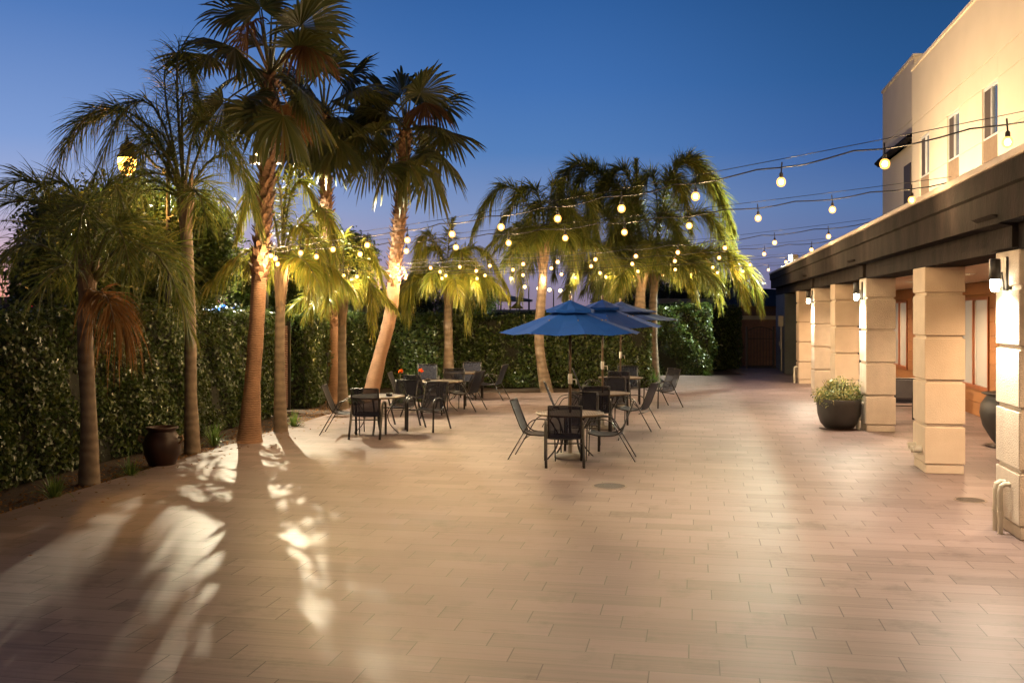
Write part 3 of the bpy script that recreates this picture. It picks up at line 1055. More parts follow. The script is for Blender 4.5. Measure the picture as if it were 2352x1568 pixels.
queen('thin feather palm behind the chairs, left of the leaning palm', 24.0, (788, 945), [(786, 840), (786, 760)], (788, 680),
      [((760, 560), (690, 650), .2), ((830, 560), (890, 690), .3), ((840, 630), (855, 770), -.4), ((740, 610), (715, 730), -.4), ((790, 560), (800, 550), .1), ((820, 600), (900, 640), .6)], 24, 'feather_lit', extra=9, L=1.7, leaf=0.5, r=0.10)
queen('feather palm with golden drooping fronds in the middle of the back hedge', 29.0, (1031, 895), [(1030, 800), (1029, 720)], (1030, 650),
      [((990, 570), (925, 710), .2), ((1090, 570), (1168, 670), .1), ((1030, 560), (1040, 505), .2), ((985, 540), (950, 640), -.5), ((1060, 580), (1075, 760), -.8), ((960, 620), (935, 740), -.6), ((1080, 600), (1110, 700), -.6)], 25, 'feather_lit', extra=11, L=2.0, leaf=0.66, r=0.13, dens=72, wid=0.027)
queen('feather palm with a curved trunk behind the front blue umbrella', 28.7, (1257, 902), [(1243, 830), (1238, 760), (1246, 650)], (1250, 560),
      [((1168, 428), (1083, 545), 0), ((1220, 430), (1130, 560), .7), ((1235, 470), (1175, 630), -.6), ((1340, 450), (1375, 640), -.3), ((1270, 430), (1290, 460), .3), ((1300, 500), (1320, 660), .5), ((1210, 530), (1195, 690), .6), ((1290, 470), (1350, 560), -.8)], 26, extra=11, L=2.3, leaf=0.72, r=0.14, dens=66, wid=0.024, hang=0.8, plume=32.0)
queen('large feather palm with thick peeling trunk behind the umbrellas', 31.2, (1473, 885), [(1472, 790), (1470, 700)], (1476, 610),
      [((1335, 380), (1262, 570), -.3), ((1375, 392), (1300, 510), .5), ((1400, 420), (1330, 640), -.9), ((1360, 490), (1300, 710), .2), ((1440, 400), (1375, 460), -.4), ((1425, 530), (1390, 720), -.8), ((1530, 490), (1570, 640), -.9),
       ((1464, 480), (1462, 372), 0), ((1440, 440), (1400, 560), -1.3), ((1330, 450), (1272, 640), .8), ((1415, 560), (1360, 720), .3)], 27, extra=15, L=2.7, leaf=0.8, r=0.18, dens=78, wid=0.024, hang=0.6, plume=42.0)
queen('feather palm at right with a bright arching frond reaching the gate', 33.0, (1502, 868), [(1500, 790), (1500, 700)], (1506, 600),
      [((1575, 368), (1690, 540), 0), ((1550, 385), (1640, 440), -.6), ((1610, 410), (1690, 590), .6), ((1610, 490), (1690, 640), -.6), ((1672, 585), (1750, 715), -.2), ((1645, 590), (1715, 700), -.8), ((1605, 590), (1655, 705), .3), ((1500, 410), (1440, 490), -.4),
       ((1540, 410), (1590, 540), -1.2), ((1560, 560), (1600, 690), -1.0), ((1462, 480), (1425, 640), .4)], 28, 'feather_lit', extra=15, L=2.7, leaf=0.8, r=0.15, dens=78, wid=0.024, hang=0.6, plume=42.0)


def fan_blade(st, hub, axis, R, rng, seg=40, span=125, droop=0.5):
    up = np.array([0, 0, 1.0])
    a = unit(np.array(axis, float))
    s = np.cross(a, up)
    if np.linalg.norm(s) < 0.15: s = np.array([math.cos(R * 77), math.sin(R * 77), 0])
    s = unit(s)
    n = unit(np.cross(s, a))
    roll = rng.normal(0, 0.45)
    s, n = s * math.cos(roll) + n * math.sin(roll), n * math.cos(roll) - s * math.sin(roll)
    th = np.radians(np.linspace(-span, span, seg))
    dr = np.cos(th)[:, None] * a + np.sin(th)[:, None] * s - (np.abs(np.sin(th)) * 0.38)[:, None] * n
    dr = unit(dr)
    ln = R * (0.72 + 0.28 * np.cos(th * 0.7)) * rng.uniform(0.9, 1.08, seg)
    K = 6
    v = np.array([0.02, 0.33, 0.62, 0.79, 0.91, 1.0])
    pts = np.array(hub)[None, None] + dr[:, None] * (ln[:, None] * v)[..., None]
    dd = droop * rng.uniform(0.3, 1.5, seg)
    pts[..., 2] -= (ln * dd)[:, None] * np.clip(v - 0.5, 0, 1) ** 1.7 * 1.15
    dth = math.radians(2 * span / seg)
    full = ln[:, None] * v * dth * 1.15
    w = full * np.array([1, 1, 1.0, 0.66, 0.36, 0.04])[None]
    tang = -np.sin(th)[:, None] * a + np.cos(th)[:, None] * s
    sgn = np.where(np.arange(seg) % 2 == 0, 1, -1)[:, None]
    st.add(pts, w, unit(tang + n * 0.45 * sgn)[:, None])


def fan_palm(label, d, base, path, crown, hubs, seed, r0, r1, R, extra=10, boots_from=0.45, dead=()):
    rng = np.random.default_rng(seed)
    b = P(base[0], base[1], d)
    b.z = -0.06
    t = thing('fan_palm', label, 'palm tree', b, 0, 'fan palms in the left bed')
    loc = lambda q: Vector(q) - b
    pts = [loc(b), loc(b) + (loc(P(*path[0], d)) - loc(b)) * 0.12] + [loc(P(x, y, d)) for x, y in path] + [loc(P(*crown, d))]
    n = len(pts)
    rads = [r0 * 1.12, r0 * 0.78] + [r1 * (1.12 - 0.14 * i / max(1, n - 3)) for i in range(n - 2)]
    trunk_tube('trunk', pts, rads, M['fan_trunk'], t, 20)
    bt = MB()
    tot = pts[2:]
    k = 0
    for i in range(len(tot) - 1):
        A, Bp = tot[i], tot[i + 1]
        m = max(2, int((Bp - A).length / 0.05))
        for j in range(m):
            q = A.lerp(Bp, j / m)
            fr = (q.z - pts[0].z) / (pts[-1].z - pts[0].z)
            if fr < boots_from: continue
            for _ in range(3):
                az = k * 2.399
                k += 1
                dv = Vector((math.cos(az), math.sin(az), 0))
                sd = Vector((-math.sin(az), math.cos(az), 0))
                rr = r1 * 0.98
                hh = random.uniform(0.10, 0.17)
                bt.add([q + dv * rr * 1.0 - sd * 0.06, q + dv * rr * 1.0 + sd * 0.06, q + dv * rr * 1.5 + sd * 0.042 + Vector((0, 0, hh * .6)), q + dv * (rr * 1.85) + Vector((0, 0, hh)), q + dv * rr * 1.5 - sd * 0.042 + Vector((0, 0, hh * .6))], [(0, 1, 2, 3, 4)])
    if k: bt.build('old_leaf_bases', M['boots'], t)
    c = np.array(pts[-1])
    st, stems = Strips(), MB()

    def leaf_at(hub, R_, dr=0.5):
        v = hub - c
        out = unit(v)
        mid = c + v * 0.5 + np.array((0, 0, 0.10 * np.linalg.norm(v)))
        Q = quad(c, mid, hub, 6)
        stems.tube([tuple(x) for x in Q], [0.028, 0.024, 0.021, 0.019, 0.017, 0.015], 6)
        ax = unit(Q[-1] - Q[-2]) + np.array((0, 0, -0.12))
        fan_blade(st, hub, ax, R_, rng, 42, 128, dr)
    for h in hubs:
        leaf_at(np.array(loc(P(h[0], h[1], d + h[2]))), R * rng.uniform(0.88, 1.08), 0.45 + 0.35 * rng.uniform())
    for q in range(extra):
        az = q * 2.399 + seed
        e = rad(rng.uniform(-35, 60))
        ll = rng.uniform(0.55, 0.95)
        h = c + np.array((math.cos(az) * math.cos(e), math.sin(az) * math.cos(e), math.sin(e) * 0.9)) * ll
        leaf_at(h, R * rng.uniform(0.8, 1.0), 0.6)
    # upright spear leaves
    for q in range(3):
        az = q * 2.1 + seed
        tip = c + np.array((0.22 * math.cos(az), 0.22 * math.sin(az), 1.25))
        stems.tube([tuple(c), tuple((c + tip) / 2), tuple(tip)], [0.03, 0.028, 0.006], 6)
    st.build('crown', M['fan'], t)
    stems.build('leaf_stalks', M['petiole'], t, True)
    if dead:
        s2, q2 = Strips(), MB()
        for h in dead:
            hub = np.array(loc(P(h[0], h[1], d + h[2])))
            q2.tube([tuple(c), tuple((c + hub) / 2 + np.array((0, 0, .08))), tuple(hub)], [0.025, 0.02, 0.014], 6)
            fan_blade(s2, hub, unit(hub - c) + np.array((0, 0, -1.1)), R * 0.85, rng, 34, 95, 1.1)
        s2.build('dead_fans', M['fan_dead'], t)['label'] = 'dry brown hanging fan leaves'
        q2.build('dead_stalks', M['husk'], t, True)
    return t


random.seed(5)
fan_palm('tallest fan palm with thick swollen trunk in the left bed', 17.8, (572, 1016), [(580, 880), (590, 740), (598, 600), (612, 420)], (620, 175),
         [(480, 125, -.2), (550, 35, .3), (600, 20, -.2), (690, 60, -.3), (715, 30, .5), (560, 225, -.5), (515, 235, .4), (690, 205, -.5), (705, 240, .3), (650, 265, -.7), (600, 265, -.7), (655, 120, 1.0), (575, 160, .9), (540, 110, -.8)],
         31, 0.28, 0.125, 0.92, extra=2, boots_from=0.44, dead=[(700, 95, -.2), (570, 60, -.4), (660, 240, .5)])
fan_palm('dense fan palm standing between the tallest one and the leaning one', 26.0, (766, 925), [(764, 800), (757, 640), (750, 500)], (745, 265),
         [(700, 185, .2), (745, 160, -.2), (795, 180, .3), (830, 235, 0), (685, 240, -.3), (715, 300, -.6), (780, 320, -.6), (825, 300, .2), (690, 320, .4), (750, 330, -.7), (810, 210, -.7), (720, 220, -.8)],
         32, 0.27, 0.15, 1.15, extra=5, boots_from=0.25)
fan_palm('leaning fan palm with a curved trunk behind the left tables', 26.5, (848, 908), [(872, 820), (897, 720), (908, 600), (920, 480)], (932, 300),
         [(925, 215, .3), (965, 215, -.3), (890, 225, -.2), (1000, 240, .2), (1025, 300, -.2), (1010, 350, -.5), (985, 390, -.3), (865, 300, -.3), (850, 360, .2), (885, 385, -.6), (935, 370, -.8), (1000, 290, -.8), (900, 330, .7)],
         33, 0.29, 0.16, 1.15, extra=4, boots_from=0.42, dead=[(975, 235, -.5)])

# ================================================================== BROADLEAF TREES
def leafy_tree(name, label, lumps, base, n, seed, m, size=0.11, tr=0.1, group=None):
    """lumps: (x,y,z,rx,ry,rz) ellipsoids; leaf clumps spread through the outer shell of each"""
    rng = np.random.default_rng(seed)
    t = thing(name, label, 'tree', (base[0], base[1], -0.1), 0, group)
    o = np.array((base[0], base[1], -0.1))
    C, Nn = [], []
    vol = np.array([l[3] * l[4] + l[4] * l[5] for l in lumps])
    for l, q in zip(lumps, vol / vol.sum()):
        k = int(n * q)
        nc = max(10, k // 55)
        dirs = unit(rng.normal(0, 1, (nc, 3)))
        rr = rng.uniform(0.55, 1.04, (nc, 1)) ** 0.6
        cc = np.array(l[:3]) + dirs * rr * np.array(l[3:])
        pick = rng.integers(0, nc, k)
        spread = 0.16 * (l[3] + l[5]) / 2 + 0.05
        C.append(cc[pick] + rng.normal(0, spread, (k, 3)) * np.array((1, 1, 0.75)))
        Nn.append(dirs[pick] + np.array((0, 0, 0.5)))
    leaves('crown', np.concatenate(C) - o, np.concatenate(Nn), size, m, t, rng, 0.5, 0.8)
    tk = MB()
    top = Vector((0, 0, max(0.6, min(l[2] for l in lumps) * 0.75)))
    tk.tube([(0, 0, 0), top * 0.5 + Vector((0.04, 0, 0)), top], [tr * 1.4, tr, tr * 0.8], 10)
    for l in lumps:
        c = Vector(l[:3]) - Vector(o)
        tk.tube([top * 0.9, top.lerp(c, 0.55) + Vector((0, 0, 0.1)), c], [tr * 0.6, tr * 0.4, tr * 0.15], 7)
        for k in range(6):
            v = Vector(unit(rng.normal(0, 1, 3))) * 0.75
            tk.tube([c, c + Vector((v.x * l[3], v.y * l[4], v.z * l[5]))], [tr * 0.22, tr * 0.06], 5)
    tk.build('trunk', M['bark'], t, True)
    return t


def lump(px, py, d, rpx, rpy, ry=None):
    c = P(px, py, d)
    return (c.x, c.y, c.z, rpx / F * d, ry or rpx / F * d, rpy / F * d)


leafy_tree('broad_tree', 'broad leafy tree behind the left hedge below the orange lantern', [lump(190, 540, 21.5, 110, 95), lump(320, 540, 22, 130, 115), lump(468, 570, 20.4, 68, 108), lump(430, 620, 21.5, 85, 85), lump(110, 640, 21, 75, 90), lump(300, 660, 21.5, 180, 80)], (-8.2, 21.8), 85000, 41, M['tree'], 0.125, 0.14)
leafy_tree('dark_tree', 'dark tree between the two left palms behind the hedge', [lump(600, 660, 31, 75, 65), lump(690, 670, 32, 60, 50), lump(550, 640, 30, 30, 40)], (-7.3, 31), 24000, 42, M['tree'], 0.13, 0.12)
leafy_tree('bright_tree', 'yellow green tree lit by the street lamp behind the hedge', [lump(740, 570, 36, 50, 45), lump(805, 580, 36, 48, 42), lump(770, 640, 36, 75, 55)], (-6.4, 36), 26000, 43, M['tree'], 0.14, 0.12)
leafy_tree('round_tree', 'round dark tree beyond the back hedge near the road lamps', [lump(1085, 690, 38, 50, 52), lump(1060, 720, 38, 40, 40)], (-1.7, 38), 12000, 44, M['tree'], 0.12, 0.1)
leafy_tree('round_tree', 'dark tree behind the stop sign beyond the back hedge', [lump(965, 700, 40, 58, 58), lump(920, 700, 40, 40, 45)], (-3.8, 40), 12000, 45, M['treedark'], 0.12, 0.1)
leafy_tree('street_tree', 'wide black tree mass behind the right palms', [lump(1440, 700, 62, 70, 50), lump(1540, 680, 62, 80, 48), lump(1640, 690, 62, 75, 55)], (10, 62), 24000, 46, M['treedark'], 0.2, 0.2)

# ================================================================== STREET LIGHT BEHIND THE PALMS, ORANGE LANTERN
LX = Vector((-6.02, 24.6, 6.2))
sl = thing('street_light', 'tall street light hidden behind the tallest fan palm', 'street lamp', (LX.x - 0.12, LX.y + 0.25, -0.1))
MB().tube([(0, 0, 0), (0, 0, 3.0), (0, 0, 6.2)], [0.07, 0.06, 0.05], 12).build('pole', M['iron'], sl, True)
MB().tube([(0, 0, 6.15), (0.02, -0.1, 6.30), (0.05, -0.3, 6.32)], 0.035, 8).build('arm', M['iron'], sl, True)
MB().box(-0.17, 0.27, -0.57, -0.27, 6.28, 6.40, 0.03).build('head', M['iron'], sl)
MB().box(-0.13, 0.23, -0.53, -0.31, 6.255, 6.278).build('lens', M['streetlamp'], sl)
MB().box(-0.35, 0.45, -0.275, -0.26, 6.06, 6.28).build('added_shield', M['iron'], sl)  # added plate that keeps the beam off the neighbouring palm crown
lamp('street_beam', 'SPOT', (0.05, -0.44, 6.18), 4800, (1.0, 0.87, 0.60), sl, 0.035, rad(153), (0.3, -1.0, 0), 0.12)

ln_d = 20.0
lp = P(387, 520, ln_d)
lt = thing('lantern_post', 'ornate post lantern with a glowing orange globe at upper left', 'street lamp', (lp.x, lp.y, -0.1))
gx = P(292, 375, ln_d)
gl = Vector((gx.x - lp.x, gx.y - lp.y, gx.z + 0.1))
MB().tube([(0, 0, 0), (0, 0, 3.0), (0, 0, 5.55)], [0.07, 0.055, 0.045], 10).lathe([(0.02, 5.55), (0.06, 5.6), (0.05, 5.68), (0.012, 5.72), (0.006, 5.85)], 10).build('pole', M['iron'], lt, True)
MB().tube([(0, 0, 5.25), (-0.25, 0, 5.35), (-0.5, 0, 5.62), (-0.72, 0, 5.78), (gl.x, gl.y, gl.z + 0.42)], 0.028, 8).tube([(-0.12, 0, 5.22), (0.12, 0, 5.22)], 0.045, 8).build('arm', M['iron'], lt, True)
MB().lathe([(0.19, 0.10), (0.20, 0.14), (0.15, 0.2), (0.13, 0.34), (0.10, 0.38), (0.05, 0.42), (0.03, 0.5), (0.004, 0.62)], 16, tuple(gl)).build('cap', M['iron'], lt, True)
MB().lathe([(0.0, -0.24), (0.06, -0.235), (0.12, -0.18), (0.165, -0.08), (0.18, 0.02), (0.175, 0.10)], 20, tuple(gl), caps=False).build('globe', M['sodium'], lt, True)
lamp('lantern_light', 'POINT', (gl.x, gl.y, gl.z - 0.32), 200, (1.0, 0.45, 0.10), lt, 0.16)

# ================================================================== STRING LIGHTS
def string_light(label, a, b, nb, sag, seed, first=0.6, power=115):
    rng = random.Random(seed)
    a, b = Vector(a), Vector(b)
    t = thing('string_light', label, 'string lights', a, 0, 'strings of bulbs across the patio')
    d = b - a

    def at(f, s=sag):
        p = d * f
        p.z -= s * 4 * f * (1 - f)
        return p
    ln = d.length
    fs = [(first + i * (ln - first - 0.25) / (nb - 1)) / ln for i in range(nb)]
    # cable dips a little between clips
    pts = []
    for i in range(nb * 4 + 1):
        f = i / (nb * 4)
        p = at(f)
        p.z -= 0.02 + 0.035 * abs(math.sin(f * nb * math.pi)) + rng.uniform(0, 0.01)
        pts.append(p)
    MB().tube(pts, 0.0075, 5).build('cable', M['cable'], t, True)
    MB().tube([at(i / 16) + Vector((0, 0, 0.03)) for i in range(17)], 0.0035, 4).build('support_wire', M['cable'], t)
    for f in fs:
        p = at(f)
        p.z -= 0.05
        sw = Vector((rng.uniform(-.012, .012), rng.uniform(-.012, .012), 0))
        sk = MB()
        sk.tube([p + Vector((0, 0, 0.05)), p + sw - Vector((0, 0, 0.05))], 0.007, 6)
        sk.lathe([(0.012, -0.05), (0.019, -0.06), (0.020, -0.095), (0.017, -0.10)], 10, tuple(p + sw))
        s = sk.build('socket', M['cable'], t)
        MB().lathe([(0.016, -0.095), (0.034, -0.108), (0.044, -0.13), (0.044, -0.15), (0.034, -0.172), (0.018, -0.183), (0.001, -0.187)], 12, tuple(p + sw)).build('bulb', M['bulb'], s, True)
        MB().lathe([(0.001, -0.112), (0.018, -0.118), (0.027, -0.14), (0.018, -0.162), (0.001, -0.168)], 10, tuple(p + sw)).build('filament', M['filament'], s, True)
        lamp('bulb_light', 'POINT', p + sw + Vector((0, 0, -0.16)), power, (1.0, 0.65, 0.31), t, 0.035)
    return t


def para(y, z=3.93):
    # a point on the coping's outer line at depth y
    s = (y - B0.y - 0.22 * UX) / UY
    v = BW(s, -0.22, z)
    return v


pA = Vector((-4.40, 17.72, 3.45))
pB = Vector((-3.05, 26.35, 3.55))
string_light('lowest-right string of bulbs from the near roof edge to the tallest fan palm', para(7.4), pA + Vector((0, 0, .05)), 13, 0.10, 1, 0.75)
string_light('string of bulbs from above the second facade window down to the tallest fan palm', para(12.0), pA, 12, 0.10, 2, 0.45)
string_light('string of bulbs from the stair tower corner to the leaning palm', para(17.5), pB + Vector((0, 0, .1)), 12, 0.14, 3, 0.8)
string_light('string of bulbs crossing the roof edge midway, ending on the leaning palm', para(22.0), pB, 11, 0.12, 4, 0.5)
string_light('string of bulbs starting right of the roof floodlight, ending on the leaning palm', para(27.5), pB - Vector((0, 0, .08)), 11, 0.14, 5, 0.6)
string_light('farthest string of bulbs, starting near the blue end block', para(33.0), pB - Vector((0, 0, .15)), 13, 0.12, 6, 0.9)
string_light('short string of bulbs slung between the tallest palm and the leaning palm', Vector((-4.4, 17.9, 3.42)), pB - Vector((0.1, 0.1, .1)), 9, 0.12, 7, 0.5)

string_light('added unseen string of bulbs just behind the camera, nearest the frame', para(1.2), Vector((-8.2, 2.6, 3.4)), 13, 0.2, 8, 0.8, 34)  # added fill: unseen bulbs that brighten the foreground floor
string_light('second added unseen string of bulbs behind the camera', para(-4.0), Vector((-8.6, -2.5, 3.4)), 12, 0.2, 9, 0.8, 34)  # unseen too, added for more foreground fill

# ================================================================== FURNITURE
def arc(pts, n=5):
    """rounds the corners of a polyline"""
    P_ = [Vector(p) for p in pts]
    out = [P_[0]]
    for i in range(1, len(P_) - 1):
        a, b, c = P_[i - 1], P_[i], P_[i + 1]
        r = min((a - b).length, (c - b).length) * 0.45
        p, q = b + (a - b).normalized() * r, b + (c - b).normalized() * r
        for k in range(n + 1):
            t = k / n
            out.append((1 - t) ** 2 * p + 2 * t * (1 - t) * b + t * t * q)
    out.append(P_[-1])
    return out


def make_chair():
    t = thing('patio_chair', 'x', 'chair', (0, 0, 0), 0, 'sling chairs around the patio tables')
    rail = lambda x: arc([(x, -0.43, 0.925), (x, -0.375, 0.78), (x, -0.225, 0.40), (x, 0.10, 0.385), (x, 0.27, 0.425)], 4)
    fr = MB()
    for x in (-0.245, 0.245):
        fr.tube(rail(x), [(0.016, 0.011)] * len(rail(x)), 8, side=(1, 0, 0))
    fr.tube([(-0.245, -0.43, 0.925), (0.245, -0.43, 0.925)], 0.011, 8)
    fr.tube([(-0.245, 0.27, 0.425), (0.245, 0.27, 0.425)], 0.011, 8)
    fr.tube([(-0.27, -0.20, 0.335), (0.27, -0.20, 0.335)], 0.010, 8)
    fr.build('frame', M['black'], t, True)
    for x in (-0.282, 0.282):
        pts = arc([(x, -0.46, 0.0), (x, -0.24, 0.375), (x, -0.10, 0.615), (x, 0.02, 0.655), (x, 0.20, 0.64), (x, 0.285, 0.56), (x, 0.30, 0.0)], 4)
        MB().tube(pts, [(0.021, 0.009)] * len(pts), 8, side=(1, 0, 0)).build('arm_leg', M['black'], t, True)

    def sheet(ctrl, name):
        c = arc(ctrl, 5)
        s = MB()
        nx = 8
        vs, fs = [], []
        for i, p in enumerate(c):
            for j in range(nx + 1):
                x = -0.238 + 0.476 * j / nx
                sagv = 0.018 * (1 - (2 * j / nx - 1) ** 2)
                vs.append((x, p.y - sagv * 0.7, p.z - sagv * 0.7))
        m = nx + 1
        for i in range(len(c) - 1):
            for j in range(nx):
                fs.append((i * m + j, i * m + j + 1, (i + 1) * m + j + 1, (i + 1) * m + j))
        return s.add(vs, fs).build(name, M['sling'], t, True)
    sheet([(0, -0.43, 0.93), (0, -0.375, 0.785), (0, -0.235, 0.42)], 'backrest')
    sheet([(0, -0.235, 0.418), (0, -0.20, 0.40), (0, 0.10, 0.395), (0, 0.27, 0.432)], 'seat')
    return t


chair0 = make_chair()
used = [False]


def place_chair(x, y, f, label):
    o = chair0 if not used[0] else copy_tree(chair0)
    used[0] = True
    o.location = (x, y, 0)
    o.rotation_euler = (0, 0, math.atan2(f[1], f[0]) - math.pi / 2)
    o['label'] = label


CH = [
    (0.80, 15.30, (0.02, 1), 'black sling chair seen from behind at the front umbrella table'),
    (0.445, 15.90, (0.977, -0.21), 'black sling chair on the left of the front umbrella table, facing right'),
    (1.50, 15.81, (-0.99, 0.15), 'black sling chair on the right of the front umbrella table, facing left'),
    (1.20, 16.95, (-0.1, -1), 'black sling chair on the far side of the front umbrella table'),
    (1.60, 19.10, (0.05, 1), 'black sling chair seen from behind at the middle umbrella table'),
    (2.42, 19.76, (-0.893, 0.45), 'black sling chair on the right of the middle umbrella table'),
    (1.08, 19.85, (1, 0.05), 'black sling chair on the left of the middle umbrella table, its back leaning left'),
    (2.12, 20.75, (-0.1, -1), 'black sling chair on the far side of the middle umbrella table'),
    (2.50, 23.70, (0.0, 1), 'black sling chair seen from behind at the rear grey umbrella table'),
    (2.95, 25.30, (-0.1, -1), 'sling chair on the far side of the rear grey umbrella table by the palm'),
    (1.92, 24.25, (1, 0.0), 'pale lit sling chair on the left of the rear grey umbrella table'),
    (3.62, 24.25, (-0.87, -0.49), 'sling chair standing free at the right end, turned to the camera'),
    (-2.68, 18.57, (0.02, 1), 'black sling chair seen from behind at the nearest left table'),
    (-3.17, 19.06, (1, 0.0), 'black sling chair at the bed edge, left of the nearest left table'),
    (-1.66, 19.55, (-0.39, -0.92), 'black sling chair turned to the camera right of the nearest left table'),
    (-2.28, 20.02, (-0.3, -0.95), 'black sling chair behind the nearest left table'),
    (-2.40, 22.95, (0.99, -0.1), 'sling chair on the left of the second left table, facing right'),
    (-1.98, 22.25, (0.55, 0.83), 'sling chair in front of the second left table, seen obliquely from behind'),
    (-2.20, 26.05, (0.1, -1), 'blue grey lit sling chair left of the rear left table'),
    (-1.42, 24.05, (0.0, -1), 'palest lit sling chair on the far side of the second left table'),
    (-1.13, 23.55, (-0.9, 0.43), 'sling chair on the right of the second left table, facing left'),
    (-1.10, 27.10, (0.0, -1), 'blue grey lit sling chair on the far side of the rear left table'),
    (-0.58, 26.35, (-0.95, 0.3), 'sling chair standing free right of the rear left table'),
]
for c in CH: place_chair(*c)
cw = BW(7.2, 1.06, 0)
place_chair(cw.x, cw.y, (0.25, 1), 'black sling chair at the white table under the walkway')
chair0.location.z = 0
cw = BW(11.0, 1.3, 0)
place_chair(cw.x, cw.y, (-0.2, -1), 'black sling chair beyond the white table under the walkway')


def make_table():
    t = thing('patio_table', 'x', 'table', (0, 0, 0), 0, 'round patio tables')
    MB().lathe([(0.03, 0.700), (0.525, 0.700), (0.528, 0.715), (0.03, 0.717)], 48).build('tabletop', M['slat'], t)
    MB().lathe([(0.528, 0.692), (0.54, 0.692), (0.545, 0.706), (0.54, 0.722), (0.530, 0.722)], 48, caps=False).build('rim', M['brass'], t, True)
    for k in range(4):
        a = k * math.pi / 2 + 0.5
        c, s = math.cos(a), math.sin(a)
        prof = arc([(0.44, 0.695), (0.36, 0.60), (0.20, 0.36), (0.26, 0.16), (0.43, 0.0)], 4)
        prof = [Vector((p[0] * c, p[0] * s, p[1])) for p in prof]
        MB().tube(prof, [(0.019, 0.010)] * len(prof), 8, side=(-s, c, 0)).build('leg', M['black'], t, True)
    MB().lathe([(0.205, 0.34), (0.212, 0.345), (0.205, 0.35)], 32, caps=False).build('leg_ring', M['black'], t, True)
    return t


table0 = make_table()
TB = [((0.93, 15.92), 'round slatted table under the front blue umbrella'), ((1.80, 19.8), 'round slatted table under the middle blue umbrella'), ((2.66, 24.4), 'round table under the rear grey blue umbrella'),
      ((-2.60, 19.10), 'round table nearest the camera in the left group'), ((-1.68, 23.15), 'round table in the middle of the left group'), ((-1.29, 26.4), 'round table farthest back in the left group')]
for i, ((x, y), lb) in enumerate(TB):
    o = table0 if i == 0 else copy_tree(table0)
    o.location = (x, y, 0)
    o.rotation_euler = (0, 0, i * 0.35)
    o['label'] = lb
    if i >= 3:
        for ch in o.children:
            if ch.name.startswith('tabletop'):
                ch.data = ch.data.copy()
                ch.data.materials[0] = M['stonetop']
for (x, y), lb in (((-2.34, 19.0), 'small black ashtray on the nearest left table'), ((-1.95, 23.1), 'small black ashtray on the middle left table')):
    tag(MB().lathe([(0.035, 0.0), (0.06, 0.0), (0.065, 0.05), (0.055, 0.052), (0.045, 0.015), (0.0, 0.012)], 20, (0, 0, 0)).build('ashtray', M['black'], None, True), lb, 'ashtray', 'ashtrays on the left tables').location = (x, y, 0.723)


def canopy(st, n, R, z0, z1, rot, sag=0.05, val=0.09, inner=0.0):
    """panelled canopy: n ribs, panels sag between them; flat strips from apex to rim with a hanging valance"""
    m = 6
    vs, fs = [], []
    per = n * 6
    for i in range(m + 1):
        f = inner + (1 - inner) * i / m
        for j in range(per):
            a = 2 * math.pi * j / per + rot
            k = abs(((j / 6.0) % 1.0) - 0.5) * 2        # 1 on a rib, 0 mid-panel
            ch = math.cos(math.pi / n) / math.cos(((j / 6.0) % 1.0 - 0.5) * 2 * math.pi / n)
            r = R * f * (ch if f > 0 else 1)
            z = z1 + (z0 - z1) * (f ** 0.92) - sag * (1 - k) * f * 0.6
            vs.append((r * math.cos(a), r * math.sin(a), z))
    for i in range(m):
        for j in range(per):
            a, b = i * per + j, i * per + (j + 1) % per
            fs.append((a, a + per, b + per, b))
    b0 = m * per
    n0 = len(vs)
    for j in range(per):
        x, y, z = vs[b0 + j]
        vs.append((x * 1.004, y * 1.004, z - val))
    if val > 0:
        for j in range(per):
            fs.append((b0 + j, n0 + j, n0 + (j + 1) % per, b0 + (j + 1) % per))
    st.add(vs, fs)


def umbrella(label, x, y, R, rim, top, m, n=8, rot=0.1, tiers=1, val=0.0, poletone='brass'):
    t = thing('patio_umbrella', label, 'umbrella', (x, y, 0), 0, 'market umbrellas over the right tables')
    MB().lathe([(0.25, 0.0), (0.26, 0.015), (0.25, 0.05), (0.10, 0.075), (0.035, 0.08), (0.032, 0.38), (0.0, 0.38)], 32).build('base', M['concrete'], t, True)
    MB().tube([(0, 0, 0.08), (0, 0, top - 0.04)], 0.021, 12).build('pole', M[poletone], t, True)
    MB().lathe([(0.03, 1.18), (0.034, 1.2), (0.034, 1.32), (0.03, 1.34)], 12).tube([(0.03, 0, 1.25), (0.09, -0.02, 1.25), (0.10, -0.02, 1.17)], 0.009, 6).build('crank', M['whiteframe'], t, True)
    MB().lathe([(0.0, top + 0.09), (0.012, top + 0.085), (0.026, top + 0.05), (0.016, top + 0.02), (0.03, top)], 12, caps=False).build('finial', M[poletone], t, True)
    b = MB()
    canopy(b, n, R, rim, top - 0.10, rot, 0.05, val, 0.16)
    b.build('canopy', M[m], t)
    v = MB()
    if tiers == 1:
        canopy(v, n, R * 0.34, top - 0.155, top, rot, 0.02, 0.045)
        # scalloped vent edge
    else:
        canopy(v, n, R * 0.62, rim + (top - rim) * 0.47, top - 0.03, rot, 0.02, 0.03, 0.14)
        canopy(v, n, R * 0.26, top - 0.12, top + 0.02, rot, 0.02, 0.03)
    v.build('vent_cap', M[m], t)
    for k in range(n):
        a = 2 * math.pi * k / n + rot
        c, s = math.cos(a), math.sin(a)
        MB().bar((0.03 * c, 0.03 * s, top - 0.14), (R * 0.97 * c, R * 0.97 * s, rim - 0.03), 0.018, 0.025).bar((0.03 * c, 0.03 * s, rim + 0.02), (R * 0.52 * c, R * 0.52 * s, rim + (top - rim) * 0.44 - 0.03), 0.012, 0.018).build('rib', M[poletone], t)


